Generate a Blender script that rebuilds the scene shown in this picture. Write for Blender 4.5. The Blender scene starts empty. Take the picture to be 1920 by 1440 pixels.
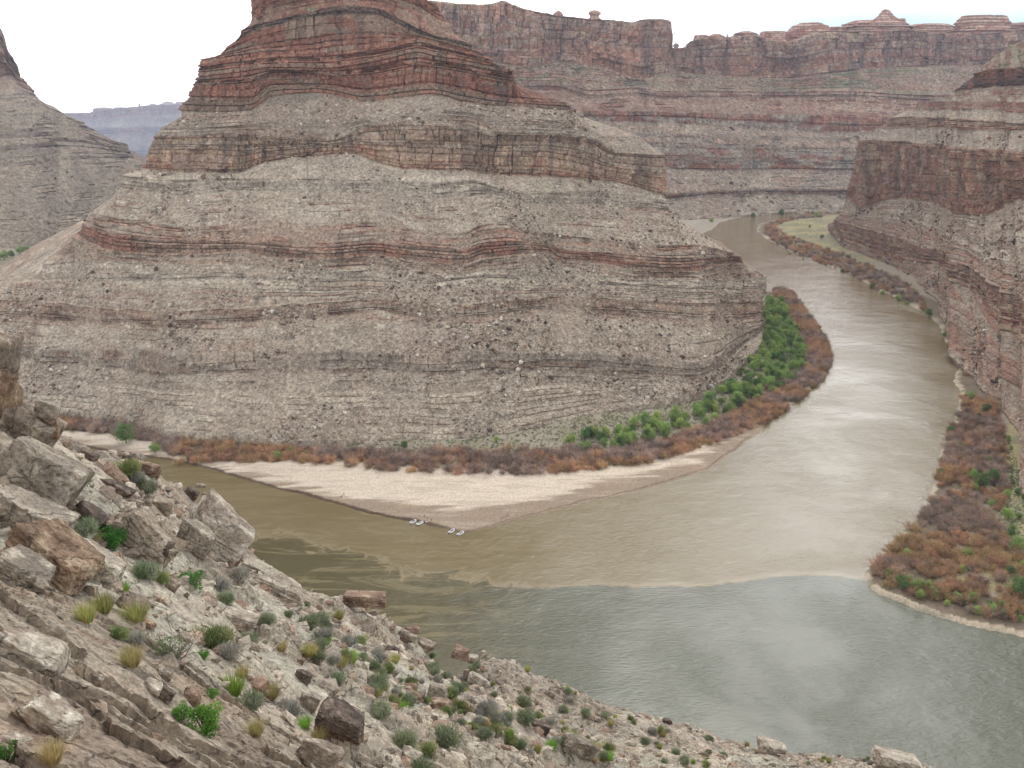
import bpy, bmesh, math, random
import numpy as np
from mathutils import Vector, Matrix, Euler

# ---------------------------------------------------------------- camera, sky, sun
H = 220.0; PITCH = math.radians(15.2); F = 1867.0
scene = bpy.context.scene
C = scene.collection
cam_d = bpy.data.cameras.new("camera"); cam = bpy.data.objects.new("camera", cam_d); C.objects.link(cam)
cam.location = (0, 0, H); cam.rotation_euler = (math.pi/2 - PITCH, 0, 0)
cam_d.sensor_width = 36; cam_d.lens = 36*F/1920; cam_d.clip_start = 0.5; cam_d.clip_end = 40000
scene.camera = cam
SUN_EL = math.radians(43); SUN_AZ = math.radians(14)      # azimuth from +Y towards +X
w = bpy.data.worlds.new("World"); scene.world = w; w.use_nodes = True
nt = w.node_tree; N = nt.nodes; L = nt.links
for n in list(N): N.remove(n)
out = N.new('ShaderNodeOutputWorld'); bg = N.new('ShaderNodeBackground'); bg.inputs[1].default_value = 0.1
sky = N.new('ShaderNodeTexSky'); sky.sky_type = 'NISHITA'; sky.sun_disc = False
sky.sun_elevation = SUN_EL; sky.sun_rotation = SUN_AZ; sky.air_density = 1.0; sky.dust_density = 2.0
tc = N.new('ShaderNodeTexCoord'); mp = N.new('ShaderNodeMapping'); mp.inputs['Scale'].default_value = (1.0, 1.0, 2.6)
nz = N.new('ShaderNodeTexNoise'); nz.inputs['Scale'].default_value = 3.1; nz.inputs['Detail'].default_value = 7; nz.inputs['Roughness'].default_value = .55
r1 = N.new('ShaderNodeValToRGB'); r1.color_ramp.elements[0].position = .36; r1.color_ramp.elements[1].position = .46   # cloud cover
r2 = N.new('ShaderNodeValToRGB')                                                                                        # cloud brightness
r2.color_ramp.elements[0].position = .36; r2.color_ramp.elements[0].color = (.45, .465, .49, 1)
r2.color_ramp.elements[1].position = .66; r2.color_ramp.elements[1].color = (1, 1, 1, 1)
nz2 = N.new('ShaderNodeTexNoise'); nz2.inputs['Scale'].default_value = 2.3; nz2.inputs['Detail'].default_value = 5
mul = N.new('ShaderNodeMixRGB'); mul.blend_type = 'MULTIPLY'; mul.inputs[0].default_value = 1; mul.inputs[2].default_value = (19, 19.2, 19.6, 1)
mix = N.new('ShaderNodeMixRGB')
L.new(tc.outputs['Generated'], mp.inputs[0]); L.new(mp.outputs[0], nz.inputs[0]); L.new(mp.outputs[0], nz2.inputs[0])
L.new(nz.outputs['Fac'], r1.inputs[0]); L.new(nz2.outputs['Fac'], r2.inputs[0]); spz = N.new('ShaderNodeSeparateXYZ'); L.new(tc.outputs['Generated'], spz.inputs[0])
lowm = N.new('ShaderNodeMapRange'); lowm.interpolation_type = 'SMOOTHSTEP'; lowm.inputs[1].default_value = .32; lowm.inputs[2].default_value = .14; lowm.inputs[3].default_value = 0; lowm.inputs[4].default_value = 1
L.new(spz.outputs[2], lowm.inputs[0]); wl = N.new('ShaderNodeMixRGB'); wl.inputs[2].default_value = (1, 1, 1, 1); L.new(lowm.outputs[0], wl.inputs[0]); L.new(r2.outputs[0], wl.inputs[1]); L.new(wl.outputs[0], mul.inputs[1])
L.new(r1.outputs[0], mix.inputs[0]); L.new(sky.outputs[0], mix.inputs[1]); L.new(mul.outputs[0], mix.inputs[2])
hz = N.new('ShaderNodeMapRange'); hz.interpolation_type = 'SMOOTHSTEP'; hz.inputs[1].default_value = .16; hz.inputs[2].default_value = .36; hz.inputs[3].default_value = 1.12; hz.inputs[4].default_value = .78   # thinner, brighter cloud low down
L.new(spz.outputs[2], hz.inputs[0]); vs_ = N.new('ShaderNodeVectorMath'); vs_.operation = 'SCALE'; L.new(mix.outputs[0], vs_.inputs[0]); L.new(hz.outputs[0], vs_.inputs['Scale'])
acc = vs_.outputs[0]
for (az, el, wd_, st_) in ((21, 16.5, 9, 58.0), (9, 31, 6.0, 26.0), (17, 38, 6, 22.0), (25, 27, 6, 10.0)):      # glow lobes added to the sky above the view, for sheen on the river
    a_, e_ = math.radians(az), math.radians(el)
    dp = N.new('ShaderNodeVectorMath'); dp.operation = 'DOT_PRODUCT'; dp.inputs[1].default_value = (math.sin(a_)*math.cos(e_), math.cos(a_)*math.cos(e_), math.sin(e_)); L.new(tc.outputs['Generated'], dp.inputs[0])
    lm = N.new('ShaderNodeMapRange'); lm.interpolation_type = 'SMOOTHERSTEP'; lm.inputs[1].default_value = math.cos(math.radians(wd_)); lm.inputs[2].default_value = 1; L.new(dp.outputs['Value'], lm.inputs[0])
    n3 = N.new('ShaderNodeMapRange'); n3.inputs[1].default_value = .35; n3.inputs[2].default_value = .62; n3.inputs[3].default_value = .3; n3.inputs[4].default_value = 1.2; L.new(nz.outputs['Fac'], n3.inputs[0])
    m1 = N.new('ShaderNodeMath'); m1.operation = 'MULTIPLY'; L.new(lm.outputs[0], m1.inputs[0]); L.new(n3.outputs[0], m1.inputs[1])
    s1 = N.new('ShaderNodeVectorMath'); s1.operation = 'SCALE'; s1.inputs[0].default_value = (st_, st_, st_*1.01); L.new(m1.outputs[0], s1.inputs['Scale'])
    ad_ = N.new('ShaderNodeVectorMath'); ad_.operation = 'ADD'; L.new(acc, ad_.inputs[0]); L.new(s1.outputs[0], ad_.inputs[1]); acc = ad_.outputs[0]
gp_ = N.new('ShaderNodeMapRange'); gp_.interpolation_type = 'SMOOTHSTEP'; gp_.inputs[1].default_value = .12; gp_.inputs[2].default_value = .07; L.new(spz.outputs[2], gp_.inputs[0])      # pale blue gap low on the right
ga = N.new('ShaderNodeMapRange'); ga.interpolation_type = 'SMOOTHSTEP'; ga.inputs[1].default_value = .06; ga.inputs[2].default_value = .26; L.new(spz.outputs[0], ga.inputs[0])
gm_ = N.new('ShaderNodeMath'); gm_.operation = 'MULTIPLY'; L.new(gp_.outputs[0], gm_.inputs[0]); L.new(ga.outputs[0], gm_.inputs[1])
g3 = N.new('ShaderNodeMapRange'); g3.inputs[1].default_value = .3; g3.inputs[2].default_value = .6; g3.inputs[3].default_value = .5; g3.inputs[4].default_value = 1.0; L.new(nz2.outputs['Fac'], g3.inputs[0])
g4 = N.new('ShaderNodeMath'); g4.operation = 'MULTIPLY'; L.new(gm_.outputs[0], g4.inputs[0]); L.new(g3.outputs[0], g4.inputs[1])
gx_ = N.new('ShaderNodeMixRGB'); gx_.inputs[2].default_value = (6.0, 8.6, 9.3, 1); L.new(g4.outputs[0], gx_.inputs[0]); L.new(acc, gx_.inputs[1])
L.new(gx_.outputs[0], bg.inputs[0]); L.new(bg.outputs[0], out.inputs[0])
sd = bpy.data.lights.new("sun", 'SUN'); sun = bpy.data.objects.new("sun", sd); C.objects.link(sun)
sd.energy = 1.5; sd.angle = math.radians(26); sd.color = (1, .965, .91)
_sv = Vector((math.sin(SUN_AZ)*math.cos(SUN_EL), math.cos(SUN_AZ)*math.cos(SUN_EL), math.sin(SUN_EL)))
sun.rotation_euler = _sv.to_track_quat('Z', 'Y').to_euler(); sun.location = (0, 0, 900)
scene.view_settings.view_transform = 'Standard'; scene.view_settings.look = 'None'
scene.view_settings.exposure = 0.08; scene.view_settings.gamma = 1.0
HAZE = .000045
scene.cycles.max_bounces = 6; scene.cycles.diffuse_bounces = 3; scene.cycles.glossy_bounces = 2
scene.cycles.transparent_max_bounces = 4; scene.cycles.volume_bounces = 0

# ---------------------------------------------------------------- helpers
cT, sT = math.cos(PITCH), math.sin(PITCH)
def rayv(px, py):
    px = np.asarray(px, float); py = np.asarray(py, float)
    a = (px-960)/F; b = -(py-720)/F
    return a, cT+b*sT, -sT+b*cT
def PY(px, py, Y):
    a, dy, dz = rayv(px, py); t = Y/dy
    return a*t, Y+0*t, H+dz*t
def GZ(px, py, z=0.0):
    a, dy, dz = rayv(px, py); t = (z-H)/dz
    return a*t, dy*t, z+0*t
def project(x, y, z):
    dep = y*cT-(z-H)*sT; up = y*sT+(z-H)*cT
    return 960+F*x/dep, 720-F*up/dep
def _h(ix, iy, iz, s):
    h = (ix.astype(np.uint32)*np.uint32(374761393)) ^ (iy.astype(np.uint32)*np.uint32(668265263)) ^ (iz.astype(np.uint32)*np.uint32(2246822519)) ^ np.uint32((s*3266489917) & 0xffffffff)
    h = (h ^ (h >> np.uint32(13)))*np.uint32(1274126177); h ^= h >> np.uint32(16)
    return (h & np.uint32(0xffffff)).astype(np.float32)/np.float32(8388607.5)-1
def vn(x, y, z=None, s=0):
    x = np.asarray(x, np.float32); y = np.asarray(y, np.float32)+np.zeros_like(x)
    z = (np.zeros_like(x) if z is None else np.asarray(z, np.float32)+np.zeros_like(x))
    fx, fy, fz = np.floor(x), np.floor(y), np.floor(z)
    ix, iy, iz = fx.astype(np.int64), fy.astype(np.int64), fz.astype(np.int64)
    tx, ty, tz = x-fx, y-fy, z-fz
    tx = tx*tx*(3-2*tx); ty = ty*ty*(3-2*ty); tz = tz*tz*(3-2*tz)
    def c(a, b, d): return _h(ix+a, iy+b, iz+d, s)
    l = lambda p, q, t: p+(q-p)*t
    v0 = l(l(c(0,0,0), c(1,0,0), tx), l(c(0,1,0), c(1,1,0), tx), ty)
    if not np.any(tz): return v0
    v1 = l(l(c(0,0,1), c(1,0,1), tx), l(c(0,1,1), c(1,1,1), tx), ty)
    return l(v0, v1, tz)
def fbm(x, y, z=None, o=4, s=0, g=.5):
    t = 0; a = 1; n = 0; f = 1
    for k in range(o):
        t = t+a*vn(np.asarray(x)*f, np.asarray(y)*f, None if z is None else np.asarray(z)*f, s+k*17); n += a; a *= g; f *= 2.03
    return t/n*1.6
def cracks(P, f, seed):
    q = P*f; b0 = np.floor(q).astype(np.int64); d1_ = np.full(len(P), 9.0); d2_ = np.full(len(P), 9.0)
    for i in (-1, 0, 1):
        for j in (-1, 0, 1):
            for k in (-1, 0, 1):
                c = b0+[i, j, k]; o = np.stack([_h(c[:, 0], c[:, 1], c[:, 2], seed+m_) for m_ in range(3)], 1)*.5+.5
                d = np.linalg.norm(c+o-q, axis=1); m = d < d1_; d2_ = np.where(m, d1_, np.minimum(d2_, d)); d1_ = np.where(m, d, d1_)
    return d2_-d1_
def sm(a, b, x):
    t = np.clip((x-a)/(b-a), 0, 1); return t*t*(3-2*t)
def lin(c):
    c = np.asarray(c, float)/255
    return np.where(c <= .04045, c/12.92, ((c+.055)/1.055)**2.4)
def mixc(a, b, f): return a+(b-a)*np.asarray(f)[..., None]
def pchip(xs, ys, x):
    xs = np.asarray(xs, float); ys = np.asarray(ys, float)
    if len(xs) < 3: return np.interp(x, xs, ys)
    h = np.diff(xs); d = np.diff(ys)/h; m = np.zeros(len(xs))
    for i in range(1, len(xs)-1):
        if d[i-1]*d[i] > 0:
            w1 = 2*h[i]+h[i-1]; w2 = h[i]+2*h[i-1]; m[i] = (w1+w2)/(w1/d[i-1]+w2/d[i])
    m[0], m[-1] = d[0], d[-1]
    i = np.clip(np.searchsorted(xs, x)-1, 0, len(xs)-2); t = np.clip((x-xs[i])/h[i], 0, 1)
    return (1+2*t)*(1-t)**2*ys[i]+t*(1-t)**2*h[i]*m[i]+t*t*(3-2*t)*ys[i+1]+t*t*(t-1)*h[i]*m[i+1]

def newmesh(name, V, Fa, mat=None, col=None, smooth=False, attrs=None):
    """V (n,3); Fa (m,k) index array with k = 3 or 4"""
    V = np.ascontiguousarray(V, np.float32); Fa = np.ascontiguousarray(Fa, np.int32)
    me = bpy.data.meshes.new(name); k = Fa.shape[1]
    me.vertices.add(len(V)); me.vertices.foreach_set('co', V.ravel())
    me.loops.add(Fa.size); me.loops.foreach_set('vertex_index', Fa.ravel())
    me.polygons.add(len(Fa)); me.polygons.foreach_set('loop_start', np.arange(0, Fa.size, k, dtype=np.int32))
    me.polygons.foreach_set('loop_total', np.full(len(Fa), k, np.int32))
    me.polygons.foreach_set('use_smooth', np.full(len(Fa), smooth))
    me.update(calc_edges=True)
    if col is not None:
        a = me.color_attributes.new('Col', 'FLOAT_COLOR', 'POINT')
        cc = np.ones((len(V), 4), np.float32); cc[:, :3] = col; a.data.foreach_set('color', cc.ravel())
    for n, v in (attrs or {}).items():
        a = me.attributes.new(n, 'FLOAT', 'POINT'); a.data.foreach_set('value', np.ascontiguousarray(v, np.float32).ravel())
    if mat: me.materials.append(mat)
    return me
def grid_faces(nv, nu):
    i = np.arange((nv-1)*(nu-1)); r = i//(nu-1); c = i % (nu-1); a = r*nu+c
    return np.stack([a, a+1, a+nu+1, a+nu], 1)
def link(name, me, parent=None, **props):
    o = bpy.data.objects.new(name, me); C.objects.link(o)
    if parent: o.parent = parent
    for k, v in props.items(): o[k] = v
    return o
def empty(name, loc, rz=0, **props):
    o = bpy.data.objects.new(name, None); C.objects.link(o); o.location = loc; o.rotation_euler = (0, 0, rz)
    for k, v in props.items(): o[k] = v
    return o
def dup(o, loc=None, rot=None, scale=None, **props):
    c = o.copy(); C.objects.link(c)
    if loc is not None: c.location = loc
    if rot is not None: c.rotation_euler = rot
    if scale is not None: c.scale = scale
    for k, v in props.items(): c[k] = v
    for ch in o.children:
        d = ch.copy(); C.objects.link(d); d.parent = c
    return c

# ---------------------------------------------------------------- materials
def base_mat(name, rough=.9):
    m = bpy.data.materials.new(name); m.use_nodes = True
    n = m.node_tree.nodes; b = n['Principled BSDF']; b.inputs['Roughness'].default_value = rough
    b.inputs['Specular IOR Level'].default_value = .2
    return m, n, m.node_tree.links, b
def rock_mat(name, sc, bump=.5, dist=1.0, lo=.62, hi=1.35, extra=None):
    """vertex colour (kind of rock) times two scales of mottling, with bump"""
    m, n, l, b = base_mat(name, .95)
    at = n.new('ShaderNodeAttribute'); at.attribute_name = 'Col'
    tc = n.new('ShaderNodeTexCoord')
    n1 = n.new('ShaderNodeTexNoise'); n1.inputs['Scale'].default_value = sc; n1.inputs['Detail'].default_value = 6; n1.inputs['Roughness'].default_value = .7
    n2 = n.new('ShaderNodeTexVoronoi'); n2.inputs['Scale'].default_value = sc*2.2; n2.feature = 'F1'
    mr = n.new('ShaderNodeMapRange'); mr.inputs[1].default_value = .3; mr.inputs[2].default_value = .7; mr.inputs[3].default_value = lo; mr.inputs[4].default_value = hi
    vm = n.new('ShaderNodeMapRange'); vm.inputs[1].default_value = 0; vm.inputs[2].default_value = 1; vm.inputs[3].default_value = .8; vm.inputs[4].default_value = 1.22
    sx = n.new('ShaderNodeSeparateColor')
    mu = n.new('ShaderNodeMath'); mu.operation = 'MULTIPLY'
    mc = n.new('ShaderNodeVectorMath'); mc.operation = 'SCALE'
    l.new(tc.outputs['Object'], n1.inputs[0]); l.new(tc.outputs['Object'], n2.inputs[0])
    l.new(n1.outputs['Fac'], mr.inputs[0]); l.new(n2.outputs['Color'], sx.inputs[0]); l.new(sx.outputs[0], vm.inputs[0])
    l.new(mr.outputs[0], mu.inputs[0]); l.new(vm.outputs[0], mu.inputs[1])
    l.new(at.outputs['Color'], mc.inputs[0]); l.new(mu.outputs[0], mc.inputs['Scale']); l.new(mc.outputs[0], b.inputs['Base Color'])
    bp = n.new('ShaderNodeBump'); bp.inputs['Strength'].default_value = bump; bp.inputs['Distance'].default_value = dist
    ad = n.new('ShaderNodeMath'); ad.operation = 'ADD'
    l.new(n1.outputs['Fac'], ad.inputs[0]); l.new(sx.outputs[1], ad.inputs[1])
    l.new(ad.outputs[0], bp.inputs['Height']); l.new(bp.outputs[0], b.inputs['Normal'])
    return m
def leaf_mat(name, var=.2, trans=.25):
    m, n, l, b = base_mat(name, .8)
    at = n.new('ShaderNodeAttribute'); at.attribute_name = 'Col'
    oi = n.new('ShaderNodeObjectInfo')
    mr = n.new('ShaderNodeMapRange'); mr.inputs[3].default_value = 1-var; mr.inputs[4].default_value = 1+var
    mc = n.new('ShaderNodeVectorMath'); mc.operation = 'SCALE'
    hs = n.new('ShaderNodeHueSaturation'); h2 = n.new('ShaderNodeMapRange'); h2.inputs[3].default_value = .485; h2.inputs[4].default_value = .515
    ml = n.new('ShaderNodeMath'); ml.operation = 'FRACT'; m3 = n.new('ShaderNodeMath'); m3.operation = 'MULTIPLY'; m3.inputs[1].default_value = 7.3
    l.new(oi.outputs['Random'], mr.inputs[0]); l.new(at.outputs['Color'], mc.inputs[0]); l.new(mr.outputs[0], mc.inputs['Scale'])
    l.new(oi.outputs['Random'], m3.inputs[0]); l.new(m3.outputs[0], ml.inputs[0]); l.new(ml.outputs[0], h2.inputs[0])
    l.new(h2.outputs[0], hs.inputs['Hue']); l.new(mc.outputs[0], hs.inputs['Color']); l.new(hs.outputs[0], b.inputs['Base Color'])
    tr = n.new('ShaderNodeBsdfTranslucent'); mx = n.new('ShaderNodeMixShader'); mx.inputs[0].default_value = trans
    l.new(hs.outputs[0], tr.inputs[0]); l.new(b.outputs[0], mx.inputs[1]); l.new(tr.outputs[0], mx.inputs[2])
    l.new(mx.outputs[0], n['Material Output'].inputs[0])
    return m
def flat_mat(name, c, rough=.6, metal=0):
    m, n, l, b = base_mat(name, rough); cc = lin(c)
    n1 = n.new('ShaderNodeTexNoise'); n1.inputs['Scale'].default_value = 6
    mr = n.new('ShaderNodeMapRange'); mr.inputs[3].default_value = .85; mr.inputs[4].default_value = 1.1
    mc = n.new('ShaderNodeVectorMath'); mc.operation = 'SCALE'; mc.inputs[0].default_value = cc
    l.new(n1.outputs['Fac'], mr.inputs[0]); l.new(mr.outputs[0], mc.inputs['Scale']); l.new(mc.outputs[0], b.inputs['Base Color'])
    b.inputs['Metallic'].default_value = metal
    return m
M_far = rock_mat('rock_far', .45, 1.0, 1.6, .6, 1.4)
M_xfar = rock_mat('rock_distant', .13, 1.0, 5.0, .6, 1.4)
M_near = rock_mat('rock_near', 2.6, .8, .12)
M_ground = rock_mat('bank_soil', .8, .4, .2, .85, 1.12)
M_leaf = leaf_mat('leaves')
M_twig = leaf_mat('dry_twigs', .2, .05)

# ---------------------------------------------------------------- lofted rock landforms
TAL = lin((176, 159, 141)); PALE = lin((198, 184, 164)); GRY = lin((154, 142, 128)); RED = lin((156, 114, 96)); TAN = lin((174, 149, 126))
DRED = lin((138, 96, 80)); BRN = lin((142, 120, 104)); DRK = lin((102, 88, 80)); GRN = lin((138, 132, 108)); PINK = lin((172, 146, 128)); WHT = lin((214, 203, 190)); RDO = lin((168, 130, 110))
SPUR = {'butte': 13.0, 'canyon_slope': 2.5, 'canyon_wall': 9.0}
def loft(name, rows, bands, g, udom, du, S, Sz, pyk=1.2, mat=None, z0=8, seed=1, skirt=10, top_z=None, tal=TAL, wrapk=(1.0, .5), label=None):
    """rows: traced stratum lines from the base up, each [(px,py),...]; bands[i] between rows i and i+1:
    (slope degrees, hardness 0..1, [rock colours]).  g: [(u,factor)] slope factor along the sight line."""
    rng = np.random.RandomState(seed)
    uc = np.arange(udom[0], udom[1]+1, 6.0)
    gx = np.interp(uc, [a for a, b in g], [b for a, b in g])
    Rz = []; prev = None
    for i, r in enumerate(rows):
        us = np.array([p[0] for p in r], float); ys = np.array([p[1] for p in r], float)
        l, rr = us[0], us[-1]
        uu = np.clip(uc, l, rr); py = pchip(us, ys, uu)
        a, dy, dz = rayv(uu, py); m = dz/dy
        if i == 0:
            Y = (z0-H)/m; z = np.full_like(Y, z0, float)
        else:
            sl, hard, cols = bands[i-1][:3]; t = math.tan(math.radians(sl))*gx
            pY = np.interp(uu, uc, prev[1]); pz = np.interp(uu, uc, prev[2]); tt = np.interp(uu, uc, t)
            Y = (H-pz+tt*pY)/np.maximum(tt-m, .05); Y = np.maximum(Y, pY+.3)
            k = np.ones(5)/5; Yp = np.pad(Y, 2, 'edge'); Y = np.convolve(Yp, k, 'valid')
            z = H+m*Y
        kl = np.maximum(l-uc, 0); kr = np.maximum(uc-rr, 0); kk = kl+kr
        S1 = S/1.0
        Y2 = Y+(wrapk[0]*kk+.003*kk*kk)*S1
        dep = Y*cT-(z-H)*sT; pxw = uu+wrapk[1]*kl-wrapk[1]*kr
        x = (pxw-960)/F*(Y2*cT-(z-H)*sT)
        cur = (x, Y2, z.copy()); prev = (x, Y, z)
        Rz.append(cur)
    R = np.array(Rz)                                     # rows,3,nu
    # skirt, buried
    sk = R[0].copy(); sk[2] -= skirt; sk[1] -= skirt*.4
    R = np.concatenate([sk[None], R]); bands = [(30, 0, bands[0][2], 4)]+list(bands)
    # back of the top
    tp = R[-1].copy(); tp[0] *= (tp[1]+260*S)/tp[1]; tp[1] += 260*S; tp[2] += (top_z or 0)
    R = np.concatenate([R, tp[None]]); bands = bands+[(5, 0, [tal], 24)]
    u = np.arange(udom[0], udom[1]+du/2, du)
    Rd = np.stack([[np.interp(u, uc, R[i, c]) for c in range(3)] for i in range(len(R))])
    vs = [0.0]; bid = [0]
    for i in range(len(R)-1):
        n = bands[i][3] if len(bands[i]) > 3 else None
        if n is None:
            r0, r1 = rows[i-1], rows[i]
            gap = np.mean([abs(np.interp(q, [p[0] for p in r0], [p[1] for p in r0])-np.interp(q, [p[0] for p in r1], [p[1] for p in r1])) for q in np.linspace(max(r0[0][0], r1[0][0]), min(r0[-1][0], r1[-1][0]), 15)])
            n = max(4, int(gap/pyk))
        for k in range(n): vs.append(i+(k+1)/n); bid.append(i)
    vs = np.array(vs); nv, nu = len(vs), len(u)
    i0 = np.clip(vs.astype(int), 0, len(R)-2); ft = vs-i0
    B = Rd[i0]*(1-ft)[:, None, None]+Rd[i0+1]*ft[:, None, None]          # nv,3,nu
    X, Y, Z = B[:, 0], B[:, 1], B[:, 2]
    # horizontal outward direction from a smoothed surface
    ux, uy = np.gradient(X, axis=1), np.gradient(Y, axis=1)
    k = 25; ker = np.ones(k)/k
    ux = np.apply_along_axis(lambda q: np.convolve(np.pad(q, k//2, 'edge'), ker, 'valid'), 1, ux)
    uy = np.apply_along_axis(lambda q: np.convolve(np.pad(q, k//2, 'edge'), ker, 'valid'), 1, uy)
    ln = np.sqrt(ux*ux+uy*uy)+1e-6; ox, oy = uy/ln, -ux/ln
    arc = np.cumsum(np.sqrt(np.gradient(X[nv//3])**2+np.gradient(Y[nv//3])**2))
    A = np.broadcast_to(arc, X.shape)
    zs = np.interp(vs, np.arange(len(R)), np.maximum.accumulate(R[:, 2].mean(1)+np.arange(len(R))*.01))   # stratigraphic height
    ZS = zs[:, None]+fbm(A/(90*S), vs[:, None]*.35+0*A, o=3, s=seed)*.8*Sz
    # layers
    th = []; t = zs[0]-20
    while t < zs[-1]+40: th.append(t); t += Sz*rng.choice([.7, 1.1, 1.7, 2.6, 4.4], p=[.24, .28, .24, .16, .08])
    th = np.array(th); pro = rng.uniform(-1, 1, len(th)+1); shade = rng.uniform(-1, 1, len(th)+1); pick = rng.rand(len(th)+1)
    li = np.searchsorted(th, ZS)
    dth = np.diff(np.append(th, th[-1]+Sz)); lj = np.clip(li-1, 0, len(th)-1); fl = np.clip((ZS-th[lj])/dth[lj], 0, 1)
    hard = np.array([bands[b][1] for b in bid]); hd = np.convolve(np.pad(hard, 2, 'edge'), np.ones(5)/5, 'valid')
    HD = np.broadcast_to(hd[:, None], X.shape)
    # debris fans that bury the ledges: masks running down the slope
    fan = fbm(A/(38*S)+fbm(A/(30*S), ZS/(60*Sz), s=seed+5)*.5, ZS/(75*Sz), o=4, s=seed+3)
    fan2 = fbm(A/(17*S)+fbm(A/(22*S), ZS/(40*Sz), s=seed+6)*.7, ZS/(48*Sz), o=4, s=seed+4)
    cover = np.clip(sm(-.02, .4, fan)+sm(.1, .45, fan2), 0, 1)
    expose = np.clip(HD*1.2-cover*(.78-.30*(HD > .75)-.22*(HD > .9)), 0, 1)
    expose = np.maximum(expose, .6*sm(.1, .42, fbm(A/(26*S), ZS/(8*Sz), o=4, s=seed+8)))
    # joints: blocks along the wall
    def cells(wd, s):
        q = A/wd+vn(A/(wd*2.7), li*.37, s=s)*.9+rng.rand()*7; ci = np.floor(q); f = q-ci
        return _h(ci.astype(np.int64), (li//3).astype(np.int64), np.zeros_like(li, dtype=np.int64), s), np.minimum(f, 1-f)
    c1, e1 = cells(7*S, seed+21); c2, e2 = cells(19*S, seed+22)
    butt = fbm(A/(60*S), ZS/(120*Sz), o=4, s=seed+31)
    rough = fbm(X/(5*S), Y/(5*S), Z/(5*S), o=4, s=seed+41, g=.6)
    pl = pro[li]*(.65+.35*vn(A/(25*S), li*1.7, s=seed+51))
    ms = sm(.93, .975, HD)                                # massive cliff: fewer beds, stronger joints
    D = expose*S*(pl*1.5*(1-.7*ms)+c1*.55*(1+.5*ms)+c2*.95*(1+1.3*ms)-1.3*(e1 < .06)*sm(.2, .6, vn(A/(14*S), li*.3, s=9)+.3)-1.6*(e2 < .035))
    D = D-np.minimum(expose**1.5*1.25, 1)*(1-.75*ms)*S*(1.9*(fl < .22)*(pro[li] > -.3)+.6*(fl < .1))
    spur = fbm(A/(130*S), ZS/(260*Sz), o=3, s=seed+33)
    D = D+butt*S*(5.5*HD+3.5)+spur*SPUR.get(name, 6.0)*S+rough*S*(.75+.5*expose)
    gul = fbm(A/(15*S)+.25*rough+1.5*fbm(A/(50*S), ZS/(28*Sz), o=2, s=seed+62), ZS/(40*Sz), o=4, s=seed+61, g=.55)
    D = D-(1-expose)*S*1.8*np.abs(gul)
    tmask = np.ones(nv); tmask[vs > len(R)-2] = .15
    D = D*tmask[:, None]
    X = X+ox*D; Y = Y+oy*D
    Z = Z+(1-expose)*rough*S*.35+(fl-.5)*0
    # colours of the rock itself
    col = np.zeros(X.shape+(3,))
    for b in range(len(bands)):
        sel = np.array(bid) == b
        cs = np.array(bands[b][2]); la = li[sel]; pk = ((pick[la]+.5*fbm(A[sel]/(46*S)+la*.13, ZS[sel]/(9*Sz), o=4, s=seed+95)) % 1.0)*len(cs); i_ = np.floor(pk).astype(int) % len(cs); col[sel] = mixc(cs[i_], cs[(i_+1) % len(cs)], sm(.7, 1, pk-np.floor(pk)))
    # soft blend of colours across rows so that bands feather
    cb = col.copy(); cb[1:-1] = (col[:-2]+col[1:-1]*2+col[2:])/4; col = cb
    col = col*(1+.22*shade[li]*(.4+.6*HD)*(1-.6*ms)+.14*c1*expose+.12*ms*c2)[..., None]
    stain = sm(.1, .55, fbm(A/(7*S), ZS/(40*Sz), o=4, s=seed+71))*expose*HD+ms*.5*sm(-.1, .4, fbm(A/(15*S), ZS/(30*Sz), o=4, s=seed+72))
    col = mixc(col, DRK, stain*.5)
    talv = mixc(np.broadcast_to(tal, col.shape), PALE, sm(-.1, .6, fbm(A/(26*S), ZS/(50*Sz), o=4, s=seed+81))*.75)
    talv = mixc(talv, PINK, sm(.05, .5, fbm(A/(20*S), ZS/(34*Sz), o=4, s=seed+82))*.7)
    talv = mixc(talv, GRY, sm(.1, .5, fbm(A/(16*S), ZS/(22*Sz), o=4, s=seed+83))*.6)
    talv = mixc(talv, GRN, sm(.2, .6, fbm(A/(30*S), ZS/(30*Sz), o=4, s=seed+84))*.45)
    chute = fbm(A/(13*S)+1.6*fbm(A/(40*S), ZS/(30*Sz), o=3, s=seed+86), ZS/(60*Sz), o=5, s=seed+87, g=.6)
    talv = mixc(talv, PALE, sm(.05, .5, chute)*.5); talv = mixc(talv, GRY*.92, sm(-.05, -.5, chute)*.4)
    lo_ = np.array([np.mean(np.array(bands[b][2]), 0) for b in bid]); kk_ = np.ones(9)/9; lo_ = np.stack([np.convolve(np.pad(lo_[:, q], 4, 'edge'), kk_, 'valid') for q in range(3)], 1)
    talv = mixc(talv, np.broadcast_to(lo_[:, None, :], talv.shape), .3+.4*HD)          # debris takes the colour of the beds it lies on
    up = np.clip(.22+expose*.95+.2*HD, 0, 1)
    col = mixc(talv, col, up)
    blocks = fbm(X/(2.2*S), Y/(2.2*S), Z/(1.5*Sz), o=3, s=seed+91, g=.7)
    spk = vn(X/(1.1*S), Y/(1.1*S)+Z/(.9*S), s=seed+97)
    col = col*(1+.30*blocks+.22*spk*(1-.5*expose))[..., None]
    V = np.stack([X, Y, Z], -1).reshape(-1, 3)
    me = newmesh(name, V, grid_faces(nv, nu), mat or M_far, col.reshape(-1, 3).clip(.02, .9), smooth=False)
    o = link(name, me, kind='structure')
    if label: o['label'] = label
    vis = dict(X=X, Y=Y, Z=Z, u=u, vs=vs, expose=expose)
    return o, vis

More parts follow.
